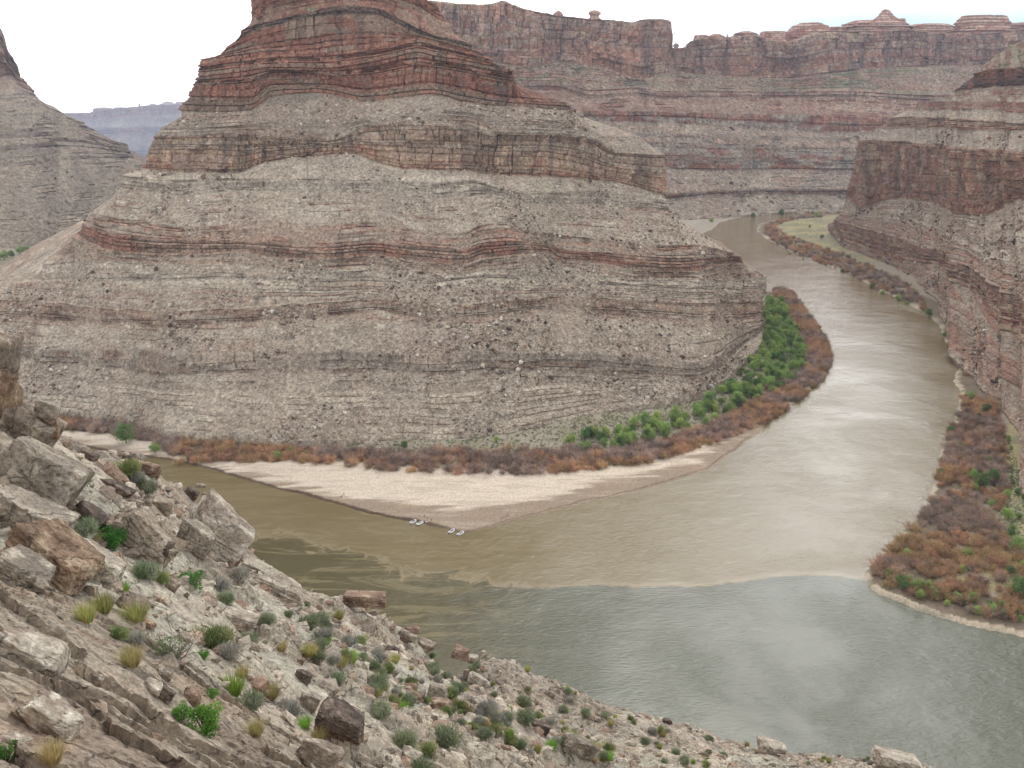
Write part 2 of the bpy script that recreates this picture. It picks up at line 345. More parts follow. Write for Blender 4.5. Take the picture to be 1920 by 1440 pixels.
QF = 1.2
butte_rows = [
 [(-250,765),(-100,764),(0,764),(109,765),(255,778),(365,800),(547,815),(693,816),(928,815),(1037,804),(1110,785),(1220,762),(1337,720),(1385,680),(1408,645),(1418,620),(1423,603)],
 [(-200,660),(0,668),(150,680),(255,690),(394,694),(500,692),(630,694),(780,697),(900,694),(1020,702),(1150,704),(1290,708),(1340,690),(1385,655),(1408,630),(1421,602)],
 [(-150,640),(0,648),(150,652),(255,648),(394,655),(500,655),(630,655),(780,662),(900,655),(1020,668),(1100,664),(1150,668),(1290,678),(1340,662),(1385,632),(1408,615),(1422,600)],
 [(-80,595),(0,598),(100,600),(250,606),(450,602),(600,590),(700,586),(860,597),(1000,590),(1100,590),(1200,597),(1300,602),(1373,603),(1421,597)],
 [(-30,560),(0,562),(100,566),(250,578),(450,575),(600,565),(700,560),(860,570),(1000,562),(1100,560),(1200,566),(1300,568),(1373,566),(1424,565)],
 [(20,532),(100,528),(300,524),(430,520),(560,526),(700,529),(800,530),(900,522),(1000,528),(1100,536),(1200,540),(1300,545),(1373,545),(1432,540)],
 [(85,492),(150,486),(237,488),(328,490),(386,492),(463,492),(510,498),(565,502),(700,504),(782,508),(870,512),(913,505),(1030,500),(1140,515),(1198,524),(1300,524),(1380,524),(1431,518)],
 [(140,443),(237,470),(328,474),(386,474),(463,470),(510,481),(565,485),(700,479),(738,485),(782,488),(870,496),(913,485),(1030,476),(1059,492),(1140,496),(1198,506),(1300,508),(1345,498),(1389,492)],
 [(165,418),(219,436),(313,446),(386,450),(463,452),(510,454),(565,460),(700,456),(811,464),(870,468),(913,458),(975,455),(1030,460),(1080,474),(1140,476),(1198,480),(1300,484),(1345,484),(1387,480)],
 [(182,401),(219,408),(313,419),(386,427),(450,422),(510,412),(600,422),(691,419),(746,427),(811,438),(870,438),(899,427),(943,419),(983,432),(1030,442),(1120,450),(1212,459),(1293,459),(1350,468),(1372,474)],
 [(237,354),(330,366),(440,360),(560,362),(700,362),(800,374),(917,368),(994,386),(1037,388),(1088,390),(1198,390),(1262,398)],
 [(247,328),(330,336),(440,334),(560,334),(700,338),(800,344),(880,338),(930,352),(1000,364),(1088,362),(1160,364),(1238,376)],
 [(280,318),(330,322),(441,326),(500,305),(560,296),(655,290),(700,306),(760,319),(855,320),(928,330),(1010,334),(1088,338),(1158,343),(1234,366)],
 [(290,285),(360,284),(441,290),(500,282),(560,276),(655,272),(700,276),(760,280),(855,284),(928,290),(1010,292),(1088,300),(1158,318),(1232,330)],
 [(299,255),(380,254),(456,252),(540,258),(620,262),(687,239),(757,234),(870,236),(928,252),(1037,253),(1125,262),(1169,286),(1229,289)],
 [(315,240),(400,238),(470,232),(540,226),(640,228),(720,222),(790,214),(870,218),(940,228),(1037,232),(1110,242),(1150,256),(1198,256)],
 [(351,209),(401,211),(478,207),(515,182),(600,174),(680,191),(746,185),(808,179),(868,193),(935,200),(1001,202),(1060,206),(1110,209)],
 [(363,182),(401,184),(478,186),(515,160),(600,158),(680,168),(746,164),(808,158),(868,168),(935,180),(1001,186),(1060,190),(1085,192)],
 [(374,142),(440,134),(515,125),(605,127),(690,118),(740,106),(785,98),(810,104),(870,113),(920,122),(983,132)],
 [(379,112),(440,100),(515,94),(605,92),(690,84),(740,78),(785,70),(830,80),(870,92),(912,104),(940,112)],
 [(408,98),(440,78),(510,52),(583,38),(650,34),(700,34),(738,48),(782,66),(830,78),(880,92),(905,96)],
 [(440,62),(470,50),(510,40),(583,22),(650,11),(700,15),(738,31),(782,52),(820,68),(870,78),(885,84)],
 [(466,36),(500,20),(583,0),(650,-6),(720,-8),(780,10),(812,26),(840,46)],
 [(472,-40),(500,-70),(583,-80),(650,-80),(720,-70),(780,-30),(803,0),(812,14)],
]
butte_bands = [
 (34,.02,[TAL,TAL,PALE]), (52,.55,[GRY,BRN,TAL]), (34,.15,[TAL,PALE,PINK]), (50,.6,[PINK,TAN,TAL,BRN]), (36,.35,[TAL,PALE,PINK]),
 (38,.5,[TAL,GRY,PALE]), (42,.66,[PINK,TAN,TAL,BRN]), (66,.88,[BRN,PINK,RDO,RED]), (38,.62,[PINK,RDO,BRN,TAL]), (34,.12,[TAL,PALE,PINK,PALE]),
 (52,.55,[GRY,PALE,GRY]), (34,.15,[PALE,TAL]), (70,.96,[TAN,PINK,BRN,TAN,RDO]), (70,.96,[TAN,TAL,PINK,BRN]), (38,.42,[GRY,TAL,BRN]),
 (33,.12,[TAL,GRY,PINK]), (72,.9,[BRN,RED,BRN]), (66,.92,[RED,BRN,DRED,RED]), (55,.9,[RED,DRED,RED,BRN]), (50,.85,[DRED,RED,DRED,BRN]),
 (78,.95,[DRK,DRK,BRN]), (46,.5,[DRED,RED,DRED,GRN]), (60,.8,[DRED,RED,DRED])]
butte, vbut = loft('butte', butte_rows, butte_bands, [(-250,.8),(100,.95),(400,1),(1000,1),(1230,.8),(1430,.72)], (-250, 1560), QF, 1.0, 1.55, seed=3, top_z=4,
   label='banded sandstone butte with grey talus slopes above the river bend')

wall_rows = [
 [(900,425),(1200,416),(1280,412),(1330,408),(1400,403),(1500,398),(1560,397),(1700,396),(2000,396)],
 [(900,380),(1200,380),(1282,373),(1410,366),(1548,364),(1700,362),(2000,362)],
 [(900,366),(1200,366),(1282,362),(1410,354),(1548,354),(1700,352),(2000,350)],
 [(900,322),(1220,318),(1340,320),(1417,318),(1585,318),(1750,316),(2000,314)],
 [(900,304),(1220,304),(1340,306),(1417,304),(1585,306),(1750,302),(2000,300)],
 [(900,276),(1220,275),(1402,276),(1607,282),(1750,280),(2000,278)],
 [(900,254),(1220,254),(1402,254),(1548,257),(1750,258),(2000,256)],
 [(900,226),(1220,229),(1300,232),(1453,242),(1548,247),(1750,246),(2000,244)],
 [(900,204),(1110,208),(1220,209),(1300,212),(1424,214),(1550,217),(1658,220),(2000,220)],
 [(900,170),(1038,170),(1110,186),(1190,180),(1240,186),(1300,184),(1424,184),(1585,182),(1767,192),(2000,190)],
 [(900,150),(1038,152),(1110,168),(1190,164),(1240,170),(1300,170),(1424,172),(1585,172),(1767,178),(2000,176)],
 [(760,100),(900,112),(960,122),(1001,124),(1050,116),(1125,122),(1198,146),(1240,138),(1253,136),(1262,132),(1280,136),(1377,144),(1475,146),(1548,137),(1712,124),(1818,122),(2000,118)],
 [(760,60),(833,72),(900,80),(980,84),(1060,78),(1125,84),(1198,98),(1253,100),(1262,112),(1280,112),(1377,112),(1475,116),(1548,104),(1712,96),(1818,98),(2000,90)],
 [(760,-2),(800,0),(833,3),(870,6),(900,8),(925,6),(942,2),(960,8),(975,15),(1040,28),(1110,34),(1160,38),(1185,42),(1200,37),(1230,36),(1247,39),(1251,80),(1258,90),(1268,90),(1285,89),(1300,77),(1340,71),(1400,67),(1420,69),(1440,75),(1452,78),(1475,78),(1490,73),(1520,64),(1560,58),(1640,61),(1700,55),(1780,61),(1800,58),(1840,63),(1920,56),(2000,55)],
]
wall_bands = [(30,.1,[GRY,TAL]),(68,.8,[DRED,BRN,GRY]),(33,.3,[GRY,TAL,PINK]),(60,.9,[BRN,GRY,DRED]),(42,.75,[GRY,BRN,DRED]),(38,.65,[GRY,PINK,BRN]),(34,.5,[GRY,TAL,PINK]),
 (66,.85,[DRED,BRN,RED,DRED,GRY]),(36,.55,[PINK,RDO,RED]),(55,.85,[DRED,BRN,PINK]),(36,.4,[PINK,RDO,GRN]),(74,.99,[RDO,RED,PINK,RDO]),(80,1.0,[RDO,PINK,TAN,RED,PINK])]
wall, vwall = loft('canyon_wall', wall_rows, wall_bands, [(900,1),(1250,1),(1262,.82),(2000,.82)], (760, 2060), 1.3, 2.6, 4.2, pyk=1.15, z0=3, seed=11, top_z=-10, tal=lin((168,144,124)), mat=M_xfar,
   label='far canyon wall of layered red and grey rock under the rim')

right_rows = [
 [(1548,425),(1556,448),(1575,461),(1600,474),(1640,490),(1694,514),(1745,554),(1764,594),(1785,648),(1805,688),(1840,735),(1876,750),(1893,800),(1908,850),(1925,905),(1960,990),(2050,1120),(2200,1300)],
 [(1556,418),(1588,452),(1610,462),(1654,484),(1700,490),(1760,497),(1800,530),(1845,580),(1876,612),(1920,642),(2000,720),(2200,900)],
 [(1562,410),(1595,421),(1654,440),(1700,456),(1767,476),(1789,488),(1840,520),(1876,543),(1920,569),(2000,620),(2200,760)],
 [(1575,398),(1600,404),(1700,420),(1767,442),(1840,486),(1920,520),(2000,560),(2200,660)],
 [(1588,373),(1621,392),(1650,380),(1676,373),(1730,376),(1765,388),(1803,401),(1847,405),(1884,385),(1920,374),(2000,370),(2200,380)],
 [(1596,330),(1621,332),(1676,326),(1730,328),(1803,342),(1847,346),(1884,344),(1920,340),(2000,340),(2200,348)],
 [(1607,262),(1640,262),(1694,267),(1760,272),(1800,275),(1860,281),(1920,285),(2000,292),(2200,310)],
 [(1645,242),(1672,242),(1730,241),(1789,242),(1854,245),(1920,246),(2000,250),(2200,262)],
 [(1668,221),(1700,219),(1760,221),(1800,222),(1860,226),(1920,232),(2000,236),(2200,240)],
 [(1690,206),(1760,206),(1850,206),(1920,212),(2200,214)],
 [(1720,192),(1780,190),(1850,190),(1920,192),(2200,190)],
 [(1790,172),(1833,166),(1870,162),(1920,160),(2000,156),(2200,140)],
 [(1836,136),(1850,132),(1870,129),(1920,126),(2000,120),(2200,100)],
 [(1850,122),(1862,108),(1890,92),(1920,76),(2000,40),(2200,-30)],
]
right_bands = [(33,.45,[TAL,PINK,RDO]),(62,.9,[RDO,PINK,RED,TAN]),(34,.55,[TAL,PINK,RDO]),(34,.35,[TAL,PALE,PINK]),(74,.97,[RDO,PINK,RDO,RED]),(76,1,[RDO,RED,TAN,PINK,RDO]),
 (30,.15,[GRY,TAL]),(62,.8,[BRN,RED,TAN]),(36,.4,[GRY,TAL]),(50,.6,[BRN,DRED]),(34,.3,[BRN,DRED,TAL]),(78,1,[DRED,DRED,DRK]),(36,.3,[BRN,GRN,DRED])]
rside, vright = loft('canyon_slope', right_rows, right_bands, [(1548,.9),(1620,.75),(1750,.5),(1950,.5),(2200,.55)], (1440, 2200), 1.05, 1.0, 1.7, z0=4, seed=21, top_z=4, tal=lin((172,150,135)),
   label='red cliff and boulder strewn slope above the right bank')

left_rows = [
 [(-400,484),(-50,474),(0,470),(60,463),(100,456),(200,446),(330,430)],
 [(-400,400),(0,396),(100,392),(200,385),(310,380)],
 [(-400,320),(0,310),(100,302),(200,296),(268,294)],
 [(-400,240),(0,232),(60,228),(118,232),(170,246),(232,272)],
 [(-400,190),(0,178),(40,174),(60,180),(90,201),(118,211),(150,231)],
 [(-400,150),(0,143),(20,138),(32,146),(46,162),(58,174)],
 [(-400,30),(-30,44),(0,50),(7,66),(13,66),(14,90),(20,108),(28,136)],
]
left_bands = [(33,.1,[GRY,TAL]),(34,.12,[GRY,TAL,GRY]),(36,.22,[GRY,DRK,TAL]),(36,.3,[GRY,TAL]),(36,.15,[TAL,PINK]),(72,.95,[PINK,BRN])]
lside, vleft = loft('canyon_flank', left_rows, left_bands, [(-400,1),(0,.95),(300,.85)], (-400, 420), 1.4, 2.0, 2.8, z0=6, seed=31, tal=lin((132,119,109)),
   label='dark grey talus slope with a cliff on top at the far left')

mesa_rows = [
 [(40,400),(400,400)], [(40,300),(400,300)], [(40,280),(200,282),(400,278)], [(40,248),(200,250),(400,246)], [(40,238),(200,240),(400,236)],
 [(40,222),(175,222),(260,218),(400,216)],
 [(40,213),(120,212),(172,211),(180,207),(225,203),(255,200),(300,196),(330,196),(400,196)],
]
mesa_bands = [(30,.3,[DRK]),(60,.8,[DRED,DRK]),(33,.4,[BRN,DRK]),(60,.9,[DRED,DRK]),(34,.4,[BRN,GRY]),(70,.95,[DRED,BRN])]
mesa, vmesa = loft('distant_mesa', mesa_rows, mesa_bands, [(40,1),(400,1)], (40, 400), 1.3, 8, 12, pyk=1.2, z0=-560, seed=41, mat=M_xfar, tal=lin((110,100,94)),
   label='hazy blue plateau between the left slope and the butte')

# ---------------------------------------------------------------- river banks, sandbar, river
def W(pts): return [tuple(float(v) for v in GZ(p[0], p[1], 0.0)[:2]) for p in pts]
land1 = [(-1.0*430, 690)]+W([(100,829),(130,833),(200,846),(290,860),(320,864),(360,870),(420,886),(500,911),(600,937),(700,961),(780,978),(830,990),(868,999),(905,992),(960,976),(1060,950),(1150,930),(1250,905),(1330,878),(1380,846),(1405,826),(1445,788),(1500,746),(1540,712),(1560,682),(1559,655),(1546,625),(1512,580),(1490,548),(1462,538),(1440,532),(1415,514),(1385,496),(1350,478),(1318,456),(1312,440),(1336,430),(1350,417),(1375,410),(1400,405),(1470,400),(1560,398)])+\
  [(900,2345),(3200,2500),(3200,4200),(-200,4200),(-200,2600),(-300,1950),(-500,1750),(-600,1550),(-640,1400),(-640,1150),(-600,920),(-520,780)]
land2 = W([(1560,402),(1500,406),(1450,412),(1422,422),(1420,432),(1440,450),(1480,470),(1530,490),(1590,512),(1640,540),(1700,566),(1745,593),(1765,612),(1776,640),(1792,662),(1797,690),(1787,716),(1800,735),(1800,756),(1790,782),(1776,820),(1763,860),(1752,900),(1736,945),(1702,990),(1672,1020),(1640,1050),(1619,1075),(1617,1095),(1645,1116),(1720,1145),(1800,1166),(1920,1196)])+[(320,350),(600,300),(3200,250),(3200,2250)]
land3 = W([(60,490),(0,503)])+[(-850,1400),(-1100,1320),(-2600,1250),(-2600,4000),(-450,4000),(-450,2600),(-560,2000),(-690,1750)]
def sdist(poly, X, Y):
    P = np.array(poly); Q = np.roll(P, -1, 0); best = np.full(X.shape, 1e18); ins = np.zeros(X.shape, bool)
    for (x0, y0), (x1, y1) in zip(P, Q):
        dx, dy = x1-x0, y1-y0; t = np.clip(((X-x0)*dx+(Y-y0)*dy)/(dx*dx+dy*dy+1e-9), 0, 1)
        best = np.minimum(best, (X-x0-t*dx)**2+(Y-y0-t*dy)**2)
        if y0 != y1: ins ^= ((Y < y0) != (Y < y1)) & (X < (x1-x0)*(Y-y0)/(y1-y0)+x0)
    return np.where(ins, 1, -1)*np.sqrt(best)
def shore(X, Y):
    X = np.asarray(X, float); Y = np.asarray(Y, float)
    wx = fbm(X/9, Y/9, o=3, s=401)*.9+fbm(X/40, Y/40, s=402, o=2)*1.2
    d1 = sdist(land1, X, Y)+wx; d2 = sdist(land2, X, Y)+wx*1.3; d3 = sdist(land3, X, Y)
    return d1, d2, d3
def ground_h(X, Y, D=None):
    d1, d2, d3 = D or shore(X, Y)
    def prof(d, step, rate):
        z = np.where(d < 0, np.maximum(d*.25, -6), step*sm(0, .9, d)+rate*np.clip(d, 0, 55)+.11*np.clip(d-60, 0, 50))
        return z
    left = sm(20, -60, X)*sm(470, 520, Y)
    z1 = prof(d1, .35+.55*left, .028); z2 = prof(d2, 1.3, .03); z3 = prof(d3, .6, .05)
    z = np.maximum(np.maximum(z1, z2), z3)
    return z+np.where(z > .3, fbm(X/14, Y/14, o=3, s=411)*.25+fbm(X/3, Y/3, o=2, s=412)*.05, 0)
def spaced(a, b, lo, hi, fine, coarse):
    v = list(np.arange(lo, hi, fine)); s = fine; q = hi
    while q < b: v.append(q); s = min(s*1.06, coarse); q += s
    v.append(b); s = fine; q = lo-fine
    while q > a: v.insert(0, q); s = min(s*1.06, coarse); q -= s
    v.insert(0, a); return np.array(v)
gx = spaced(-2500, 3000, -320, 340, 1.15, 12); gy = spaced(250, 4000, 420, 820, 1.0, 11)
GX, GY = np.meshgrid(gx, gy); D3 = shore(GX, GY); GZs = ground_h(GX, GY, D3); d1, d2, d3 = D3
WET = lin((150,132,114)); DRY = lin((206,190,170)); BANK = lin((96,78,62)); SCR = lin((156,146,128)); GRS = lin((140,134,106)); MUD = lin((168,146,120))
gc = np.broadcast_to(SCR, GX.shape+(3,)).copy()
gc = mixc(gc, lin((138,132,108)), sm(-.1, .5, fbm(GX/12, GY/12, s=420)))
# sandbar: dry white sand inland of a damp margin that widens towards the tip
tip = np.array(W([(868,999)])[0]); dt = np.hypot(GX-tip[0], GY-tip[1])
st = fbm((GX*.93+GY*.2)/34, (GY-GX*.12)/4.5, o=5, s=431, g=.6)
wetw = 5+20*np.exp(-(dt/75)**2)+11*sm(0, 60, GX)+7*sm(150, 320, GX)
pxg, pyg = project(GX, GY, 0*GX)
dry = sm(-5, 6.0, d1-wetw+st*10)
sand = mixc(np.broadcast_to(WET, gc.shape), DRY, dry)
sand = mixc(sand, MUD, sm(.1, .6, fbm(GX/20, GY/5, o=4, s=433))*.45*(1-dry))
sand = sand*(1+.06*fbm(GX/11, GY/1.6, o=3, s=432))[..., None]
sand = mixc(sand, lin((176,160,142)), sm(.25, .6, fbm(GX/18, GY/3, o=4, s=434))*.5)
up_l = np.interp(pxg, [60,200,290,320,420,600,700,850,1000,1150,1240,1340,1440,1500], [806,818,832,856,862,866,878,890,888,876,858,826,786,740])
onbar = sm(-3, 3, pyg-up_l+4*fbm(GX/6, GY/6, s=436))*(d1 > -3)*(d2 < 0)*(GY < 900)
gc = mixc(gc, sand, onbar)
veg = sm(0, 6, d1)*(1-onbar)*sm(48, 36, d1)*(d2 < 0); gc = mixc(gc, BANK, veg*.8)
# right banks
gc = mixc(gc, mixc(np.broadcast_to(GRS, gc.shape), lin((164,152,112)), sm(0, .4, fbm(GX/25, GY/25, s=441))), (d2 > 26)*sm(1430, 1560, GY)+(d2 > 34)*(GY < 760)*.8)
gc = mixc(gc, lin((150,138,120)), (d2 > 24)*sm(1540, 1430, GY)*sm(760, 840, GY))
gc = mixc(gc, BANK, (d2 > 2)*(d2 < 30)*.7)
gc = mixc(gc, lin((184,168,146)), (np.abs(d2) < 3.2)*sm(-.4, .2, fbm(GX/8, GY/8, s=442))*.9)
gc = mixc(gc, lin((190,176,158)), (d3 > -2)*(d3 < 7)*1.0)
edge = (d1 > -1.2)*(d1 < 1.5)*sm(20, -60, GX)*onbar; gc = mixc(gc, lin((84,66,52)), np.clip(edge, 0, 1)*.9)
edge = (d1 > 1.2)*(d1 < 2.4)*sm(-60, 20, GX)*(GX < 170)*onbar; gc = mixc(gc, lin((118,98,84)), np.clip(edge, 0, 1)*.8)
far = (GY > 1250)&(d1 > 0)&(d2 < 0); gc = mixc(gc, lin((176,166,150)), far*.7)
link('riverbank', newmesh('riverbank', np.stack([GX, GY, GZs], -1).reshape(-1, 3), grid_faces(len(gy), len(gx)), M_ground, gc.reshape(-1, 3).clip(.02, .9), smooth=True), kind='structure', label='sandbar and low banks along both rivers')

wxs = np.arange(-2500, 2500, 8.0); wys = np.arange(60, 3600, 8.0); WX, WY = np.meshgrid(wxs, wys)
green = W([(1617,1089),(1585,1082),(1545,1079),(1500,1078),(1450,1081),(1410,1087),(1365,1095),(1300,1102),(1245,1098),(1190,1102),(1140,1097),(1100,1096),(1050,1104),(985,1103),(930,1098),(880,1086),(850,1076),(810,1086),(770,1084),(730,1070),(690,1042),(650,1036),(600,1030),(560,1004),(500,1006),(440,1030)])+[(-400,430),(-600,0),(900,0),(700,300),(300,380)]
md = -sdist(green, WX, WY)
m, n, l, b = base_mat('river_water', .1)
b.inputs['Specular IOR Level'].default_value = .5; b.inputs['IOR'].default_value = 1.33
at = n.new('ShaderNodeAttribute'); at.attribute_name = 'mud'; tcw = n.new('ShaderNodeTexCoord')
def nnoise(scale, det=5, vec=None, rough=.6, dist=0):
    q = n.new('ShaderNodeTexNoise'); q.inputs['Scale'].default_value = scale; q.inputs['Detail'].default_value = det; q.inputs['Roughness'].default_value = rough; q.inputs['Distortion'].default_value = dist
    l.new(vec or tcw.outputs['Object'], q.inputs[0]); return q
def mth(op, a, bb):
    q = n.new('ShaderNodeMath'); q.operation = op
    for i, v in enumerate((a, bb)):
        if isinstance(v, (int, float)): q.inputs[i].default_value = v
        else: l.new(v, q.inputs[i])
    return q.outputs[0]
def ramp(src, a, bb):
    q = n.new('ShaderNodeMapRange'); q.interpolation_type = 'SMOOTHSTEP'; q.inputs[1].default_value = a; q.inputs[2].default_value = bb; l.new(src, q.inputs[0]); return q.outputs[0]
def cmix(f, a, bb):
    q = n.new('ShaderNodeMixRGB')
    for i, v in ((0, f), (1, a), (2, bb)):
        if isinstance(v, (int, float)): q.inputs[i].default_value = v
        elif isinstance(v, np.ndarray): q.inputs[i].default_value = (*v, 1)
        else: l.new(v, q.inputs[i])
    return q.outputs[0]
sep = n.new('ShaderNodeSeparateXYZ'); l.new(tcw.outputs['Object'], sep.inputs[0])
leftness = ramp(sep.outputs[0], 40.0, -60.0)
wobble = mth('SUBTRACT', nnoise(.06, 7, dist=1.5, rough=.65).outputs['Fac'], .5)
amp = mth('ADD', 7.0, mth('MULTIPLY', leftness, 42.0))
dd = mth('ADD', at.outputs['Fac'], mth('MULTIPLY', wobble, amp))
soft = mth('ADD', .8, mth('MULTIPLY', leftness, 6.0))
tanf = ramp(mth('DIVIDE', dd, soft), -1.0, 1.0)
stv = n.new('ShaderNodeMapping'); stv.inputs['Rotation'].default_value = (0, 0, .35); stv.inputs['Scale'].default_value = (.35, 1.3, 1); l.new(tcw.outputs['Object'], stv.inputs[0])
streak = ramp(nnoise(.05, 7, stv.outputs[0], .65, 1.8).outputs['Fac'], .45, .62)
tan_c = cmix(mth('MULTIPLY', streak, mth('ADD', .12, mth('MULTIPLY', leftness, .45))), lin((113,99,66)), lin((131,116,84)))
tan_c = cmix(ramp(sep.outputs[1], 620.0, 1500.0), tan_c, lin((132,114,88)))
grn_c = cmix(leftness, lin((72,75,56)), lin((78,70,36)))  # olive tint on the left paints the butte's reflection into the water colour
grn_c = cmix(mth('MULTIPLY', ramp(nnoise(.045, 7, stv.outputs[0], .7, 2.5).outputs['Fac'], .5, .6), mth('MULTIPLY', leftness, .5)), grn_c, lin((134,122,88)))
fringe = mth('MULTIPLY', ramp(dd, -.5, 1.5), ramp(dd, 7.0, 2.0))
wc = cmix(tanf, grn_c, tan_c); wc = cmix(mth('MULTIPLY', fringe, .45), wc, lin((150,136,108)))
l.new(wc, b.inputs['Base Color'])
rp = n.new('ShaderNodeMapping'); rp.inputs['Rotation'].default_value = (0, 0, .2); rp.inputs['Scale'].default_value = (.55, 1.5, 1); l.new(tcw.outputs['Object'], rp.inputs[0])
rip = nnoise(.55, 6, rp.outputs[0], .62); swl = nnoise(.03, 3)
calm = ramp(nnoise(.012, 3, dist=.6).outputs['Fac'], .35, .65)
bp = n.new('ShaderNodeBump'); bp.inputs['Distance'].default_value = .7; l.new(mth('ADD', .32, mth('MULTIPLY', calm, .3)), bp.inputs['Strength'])
l.new(rip.outputs['Fac'], bp.inputs['Height']); bp2 = n.new('ShaderNodeBump'); bp2.inputs['Distance'].default_value = 1.2; bp2.inputs['Strength'].default_value = .7
l.new(swl.outputs['Fac'], bp2.inputs['Height']); l.new(bp2.outputs[0], bp.inputs['Normal']); l.new(bp.outputs[0], b.inputs['Normal'])
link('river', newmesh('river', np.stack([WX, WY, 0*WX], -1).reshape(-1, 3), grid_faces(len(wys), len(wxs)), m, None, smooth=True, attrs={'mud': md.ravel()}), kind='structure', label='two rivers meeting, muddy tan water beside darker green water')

# ---------------------------------------------------------------- rocks
_ico = {}
def ico(k):
    if k not in _ico:
        bm = bmesh.new(); bmesh.ops.create_icosphere(bm, subdivisions=k, radius=1); bm.verts.ensure_lookup_table()
        _ico[k] = (np.array([v.co[:] for v in bm.verts]), np.array([[v.index for v in f.verts] for f in bm.faces])); bm.free()
    return _ico[k]
def rock_shape(k, seed, dims, nplanes=11, rough=.05, strata=0.0, soft=30):
    rs = np.random.RandomState(seed); V, Fc = ico(k)
    nrm = rs.normal(size=(nplanes, 3)); nrm /= np.linalg.norm(nrm, axis=1)[:, None]
    box = np.array([[1,0,0],[-1,0,0],[0,1,0],[0,-1,0],[0,0,1],[0,0,-1]], float)+rs.normal(size=(6, 3))*.12; box /= np.linalg.norm(box, axis=1)[:, None]
    nrm = np.concatenate([nrm, box]); dd = np.concatenate([rs.uniform(.72, 1.05, nplanes), rs.uniform(.58, .78, 6)])
    q = V@nrm.T; inv = np.clip(q/dd, 1e-3, None); r = 1/(np.sum(inv**soft, 1)**(1/soft))
    P = V*r[:, None]; n1 = fbm(P[:, 0]*2.2+seed, P[:, 1]*2.2, P[:, 2]*2.2, o=5, s=seed, g=.6); n2 = vn(P[:, 0]*.6, P[:, 1]*.6, P[:, 2]*14+seed, s=seed+1)
    P = P*(1+rough*n1+strata*np.round(n2*2)/2)[:, None]
    if k >= 4:
        w_ = P+.12*np.stack([vn(P[:, 0]*3, P[:, 1]*3, P[:, 2]*3, seed+9+i) for i in range(3)], 1)
        cr = cracks(w_*[1, 1, 1.7], 1.25, seed+40); P = P*(1-.07*sm(.07, .0, cr)-.03*sm(.1, .0, cracks(w_*[1, 1, 2.2], 2.6, seed+50)))[:, None]
    return P*np.array(dims)/1.3, Fc
def rock_col(P, seed, cols, f=1.0):
    rs = np.random.RandomState(seed+7); a = fbm(P[:, 0]*f+seed, P[:, 1]*f, P[:, 2]*f*1.7, o=4, s=seed+3); b_ = fbm(P[:, 0]*f*3, P[:, 1]*f*3, P[:, 2]*f*3, o=3, s=seed+4)
    c = mixc(np.broadcast_to(cols[0], (len(P), 3)), cols[1], sm(-.2, .4, a)); c = mixc(c, cols[2], sm(.15, .5, b_)*.8)
    st = vn(P[:, 0]*f*1.5, P[:, 1]*f*1.5, P[:, 2]*f*9, s=seed+5); zt = P[:, 2]/(np.abs(P[:, 2]).max()+1e-6)
    c = mixc(c, lin((150,112,84)), sm(.2, -.6, zt)*sm(-.3, .3, a)*.45)
    return (c*(1+.22*b_+.12*st)[:, None]*.9).clip(.02, .75)

def scatter_rocks(name, vis, n, size, seed, S, cols, urange=None, vrange=None, emax=.45, label=None):
    """loose rocks lying on a landform; one uncountable mass"""
    rs = np.random.RandomState(seed); X, Y, Z, ex = vis['X'], vis['Y'], vis['Z'], vis['expose']; u, vs = vis['u'], vis['vs']
    iu = rs.randint(2, X.shape[1]-2, n*4); iv = rs.randint(2, X.shape[0]-2, n*4)
    ok = (ex[iv, iu] < emax)
    if urange: ok &= (u[iu] > urange[0])&(u[iu] < urange[1])
    if vrange: ok &= (vs[iv] > vrange[0])&(vs[iv] < vrange[1])
    dens = sm(-.35, .5, fbm(X[iv, iu]/(40*S), Y[iv, iu]/(40*S)+Z[iv, iu]/(60*S), o=3, s=seed)); ok &= rs.rand(n*4) < dens
    iu, iv = iu[ok][:n], iv[ok][:n]; m = len(iu)
    P = np.stack([X[iv, iu], Y[iv, iu], Z[iv, iu]], 1)+rs.normal(size=(m, 3))*.4*S
    return stones(name, P, size*S*(rs.pareto(2.6, m)+.55).clip(0, 5), seed, cols, label)
def stones(name, P, sz, seed, cols, label, mat=None, flat=.62):
    rs = np.random.RandomState(seed+1); m = len(P); V0, F0 = ico(1)
    V = V0[None]*rs.uniform(.55, 1.15, (m, len(V0), 1)); V = V*np.stack([rs.uniform(.7, 1.25, m), rs.uniform(.6, 1.0, m), rs.uniform(.35, .9, m)*flat/.62], 1)[:, None, :]
    a = rs.rand(m)*6.28; ca, sa = np.cos(a)[:, None], np.sin(a)[:, None]; x, y, z = V[..., 0], V[..., 1], V[..., 2]
    tl = rs.normal(size=m)[:, None]*.5; y, z = y*np.cos(tl)-z*np.sin(tl), y*np.sin(tl)+z*np.cos(tl)
    V = np.stack([x*ca-y*sa, x*sa+y*ca, z], -1)*sz[:, None, None]+P[:, None, :]
    ci = rs.randint(0, len(cols), m); cc = np.array(cols)[ci]*rs.uniform(.7, 1.3, (m, 1)); cc = np.repeat(cc[:, None, :], len(V0), 1)
    Fa = (F0[None]+(np.arange(m)*len(V0))[:, None, None]).reshape(-1, 3)
    return link(name, newmesh(name, V.reshape(-1, 3), Fa, mat or M_far, cc.reshape(-1, 3).clip(.03, .85)), kind='stuff', label=label or 'loose stones')
RC = [TAL, PALE, GRY, BRN, PINK, WHT, DRK]
scatter_rocks('scree', vbut, 52000, .55, 5, 1.0, RC, (-60, 1440), (0, 17), label='scree of fallen blocks on the slopes of the central butte')
scatter_rocks('scree', vright, 26000, .6, 6, 1.35, RC+[RED], (1540, 2100), (0, 9), label='scree of reddish blocks under the cliff on the right')
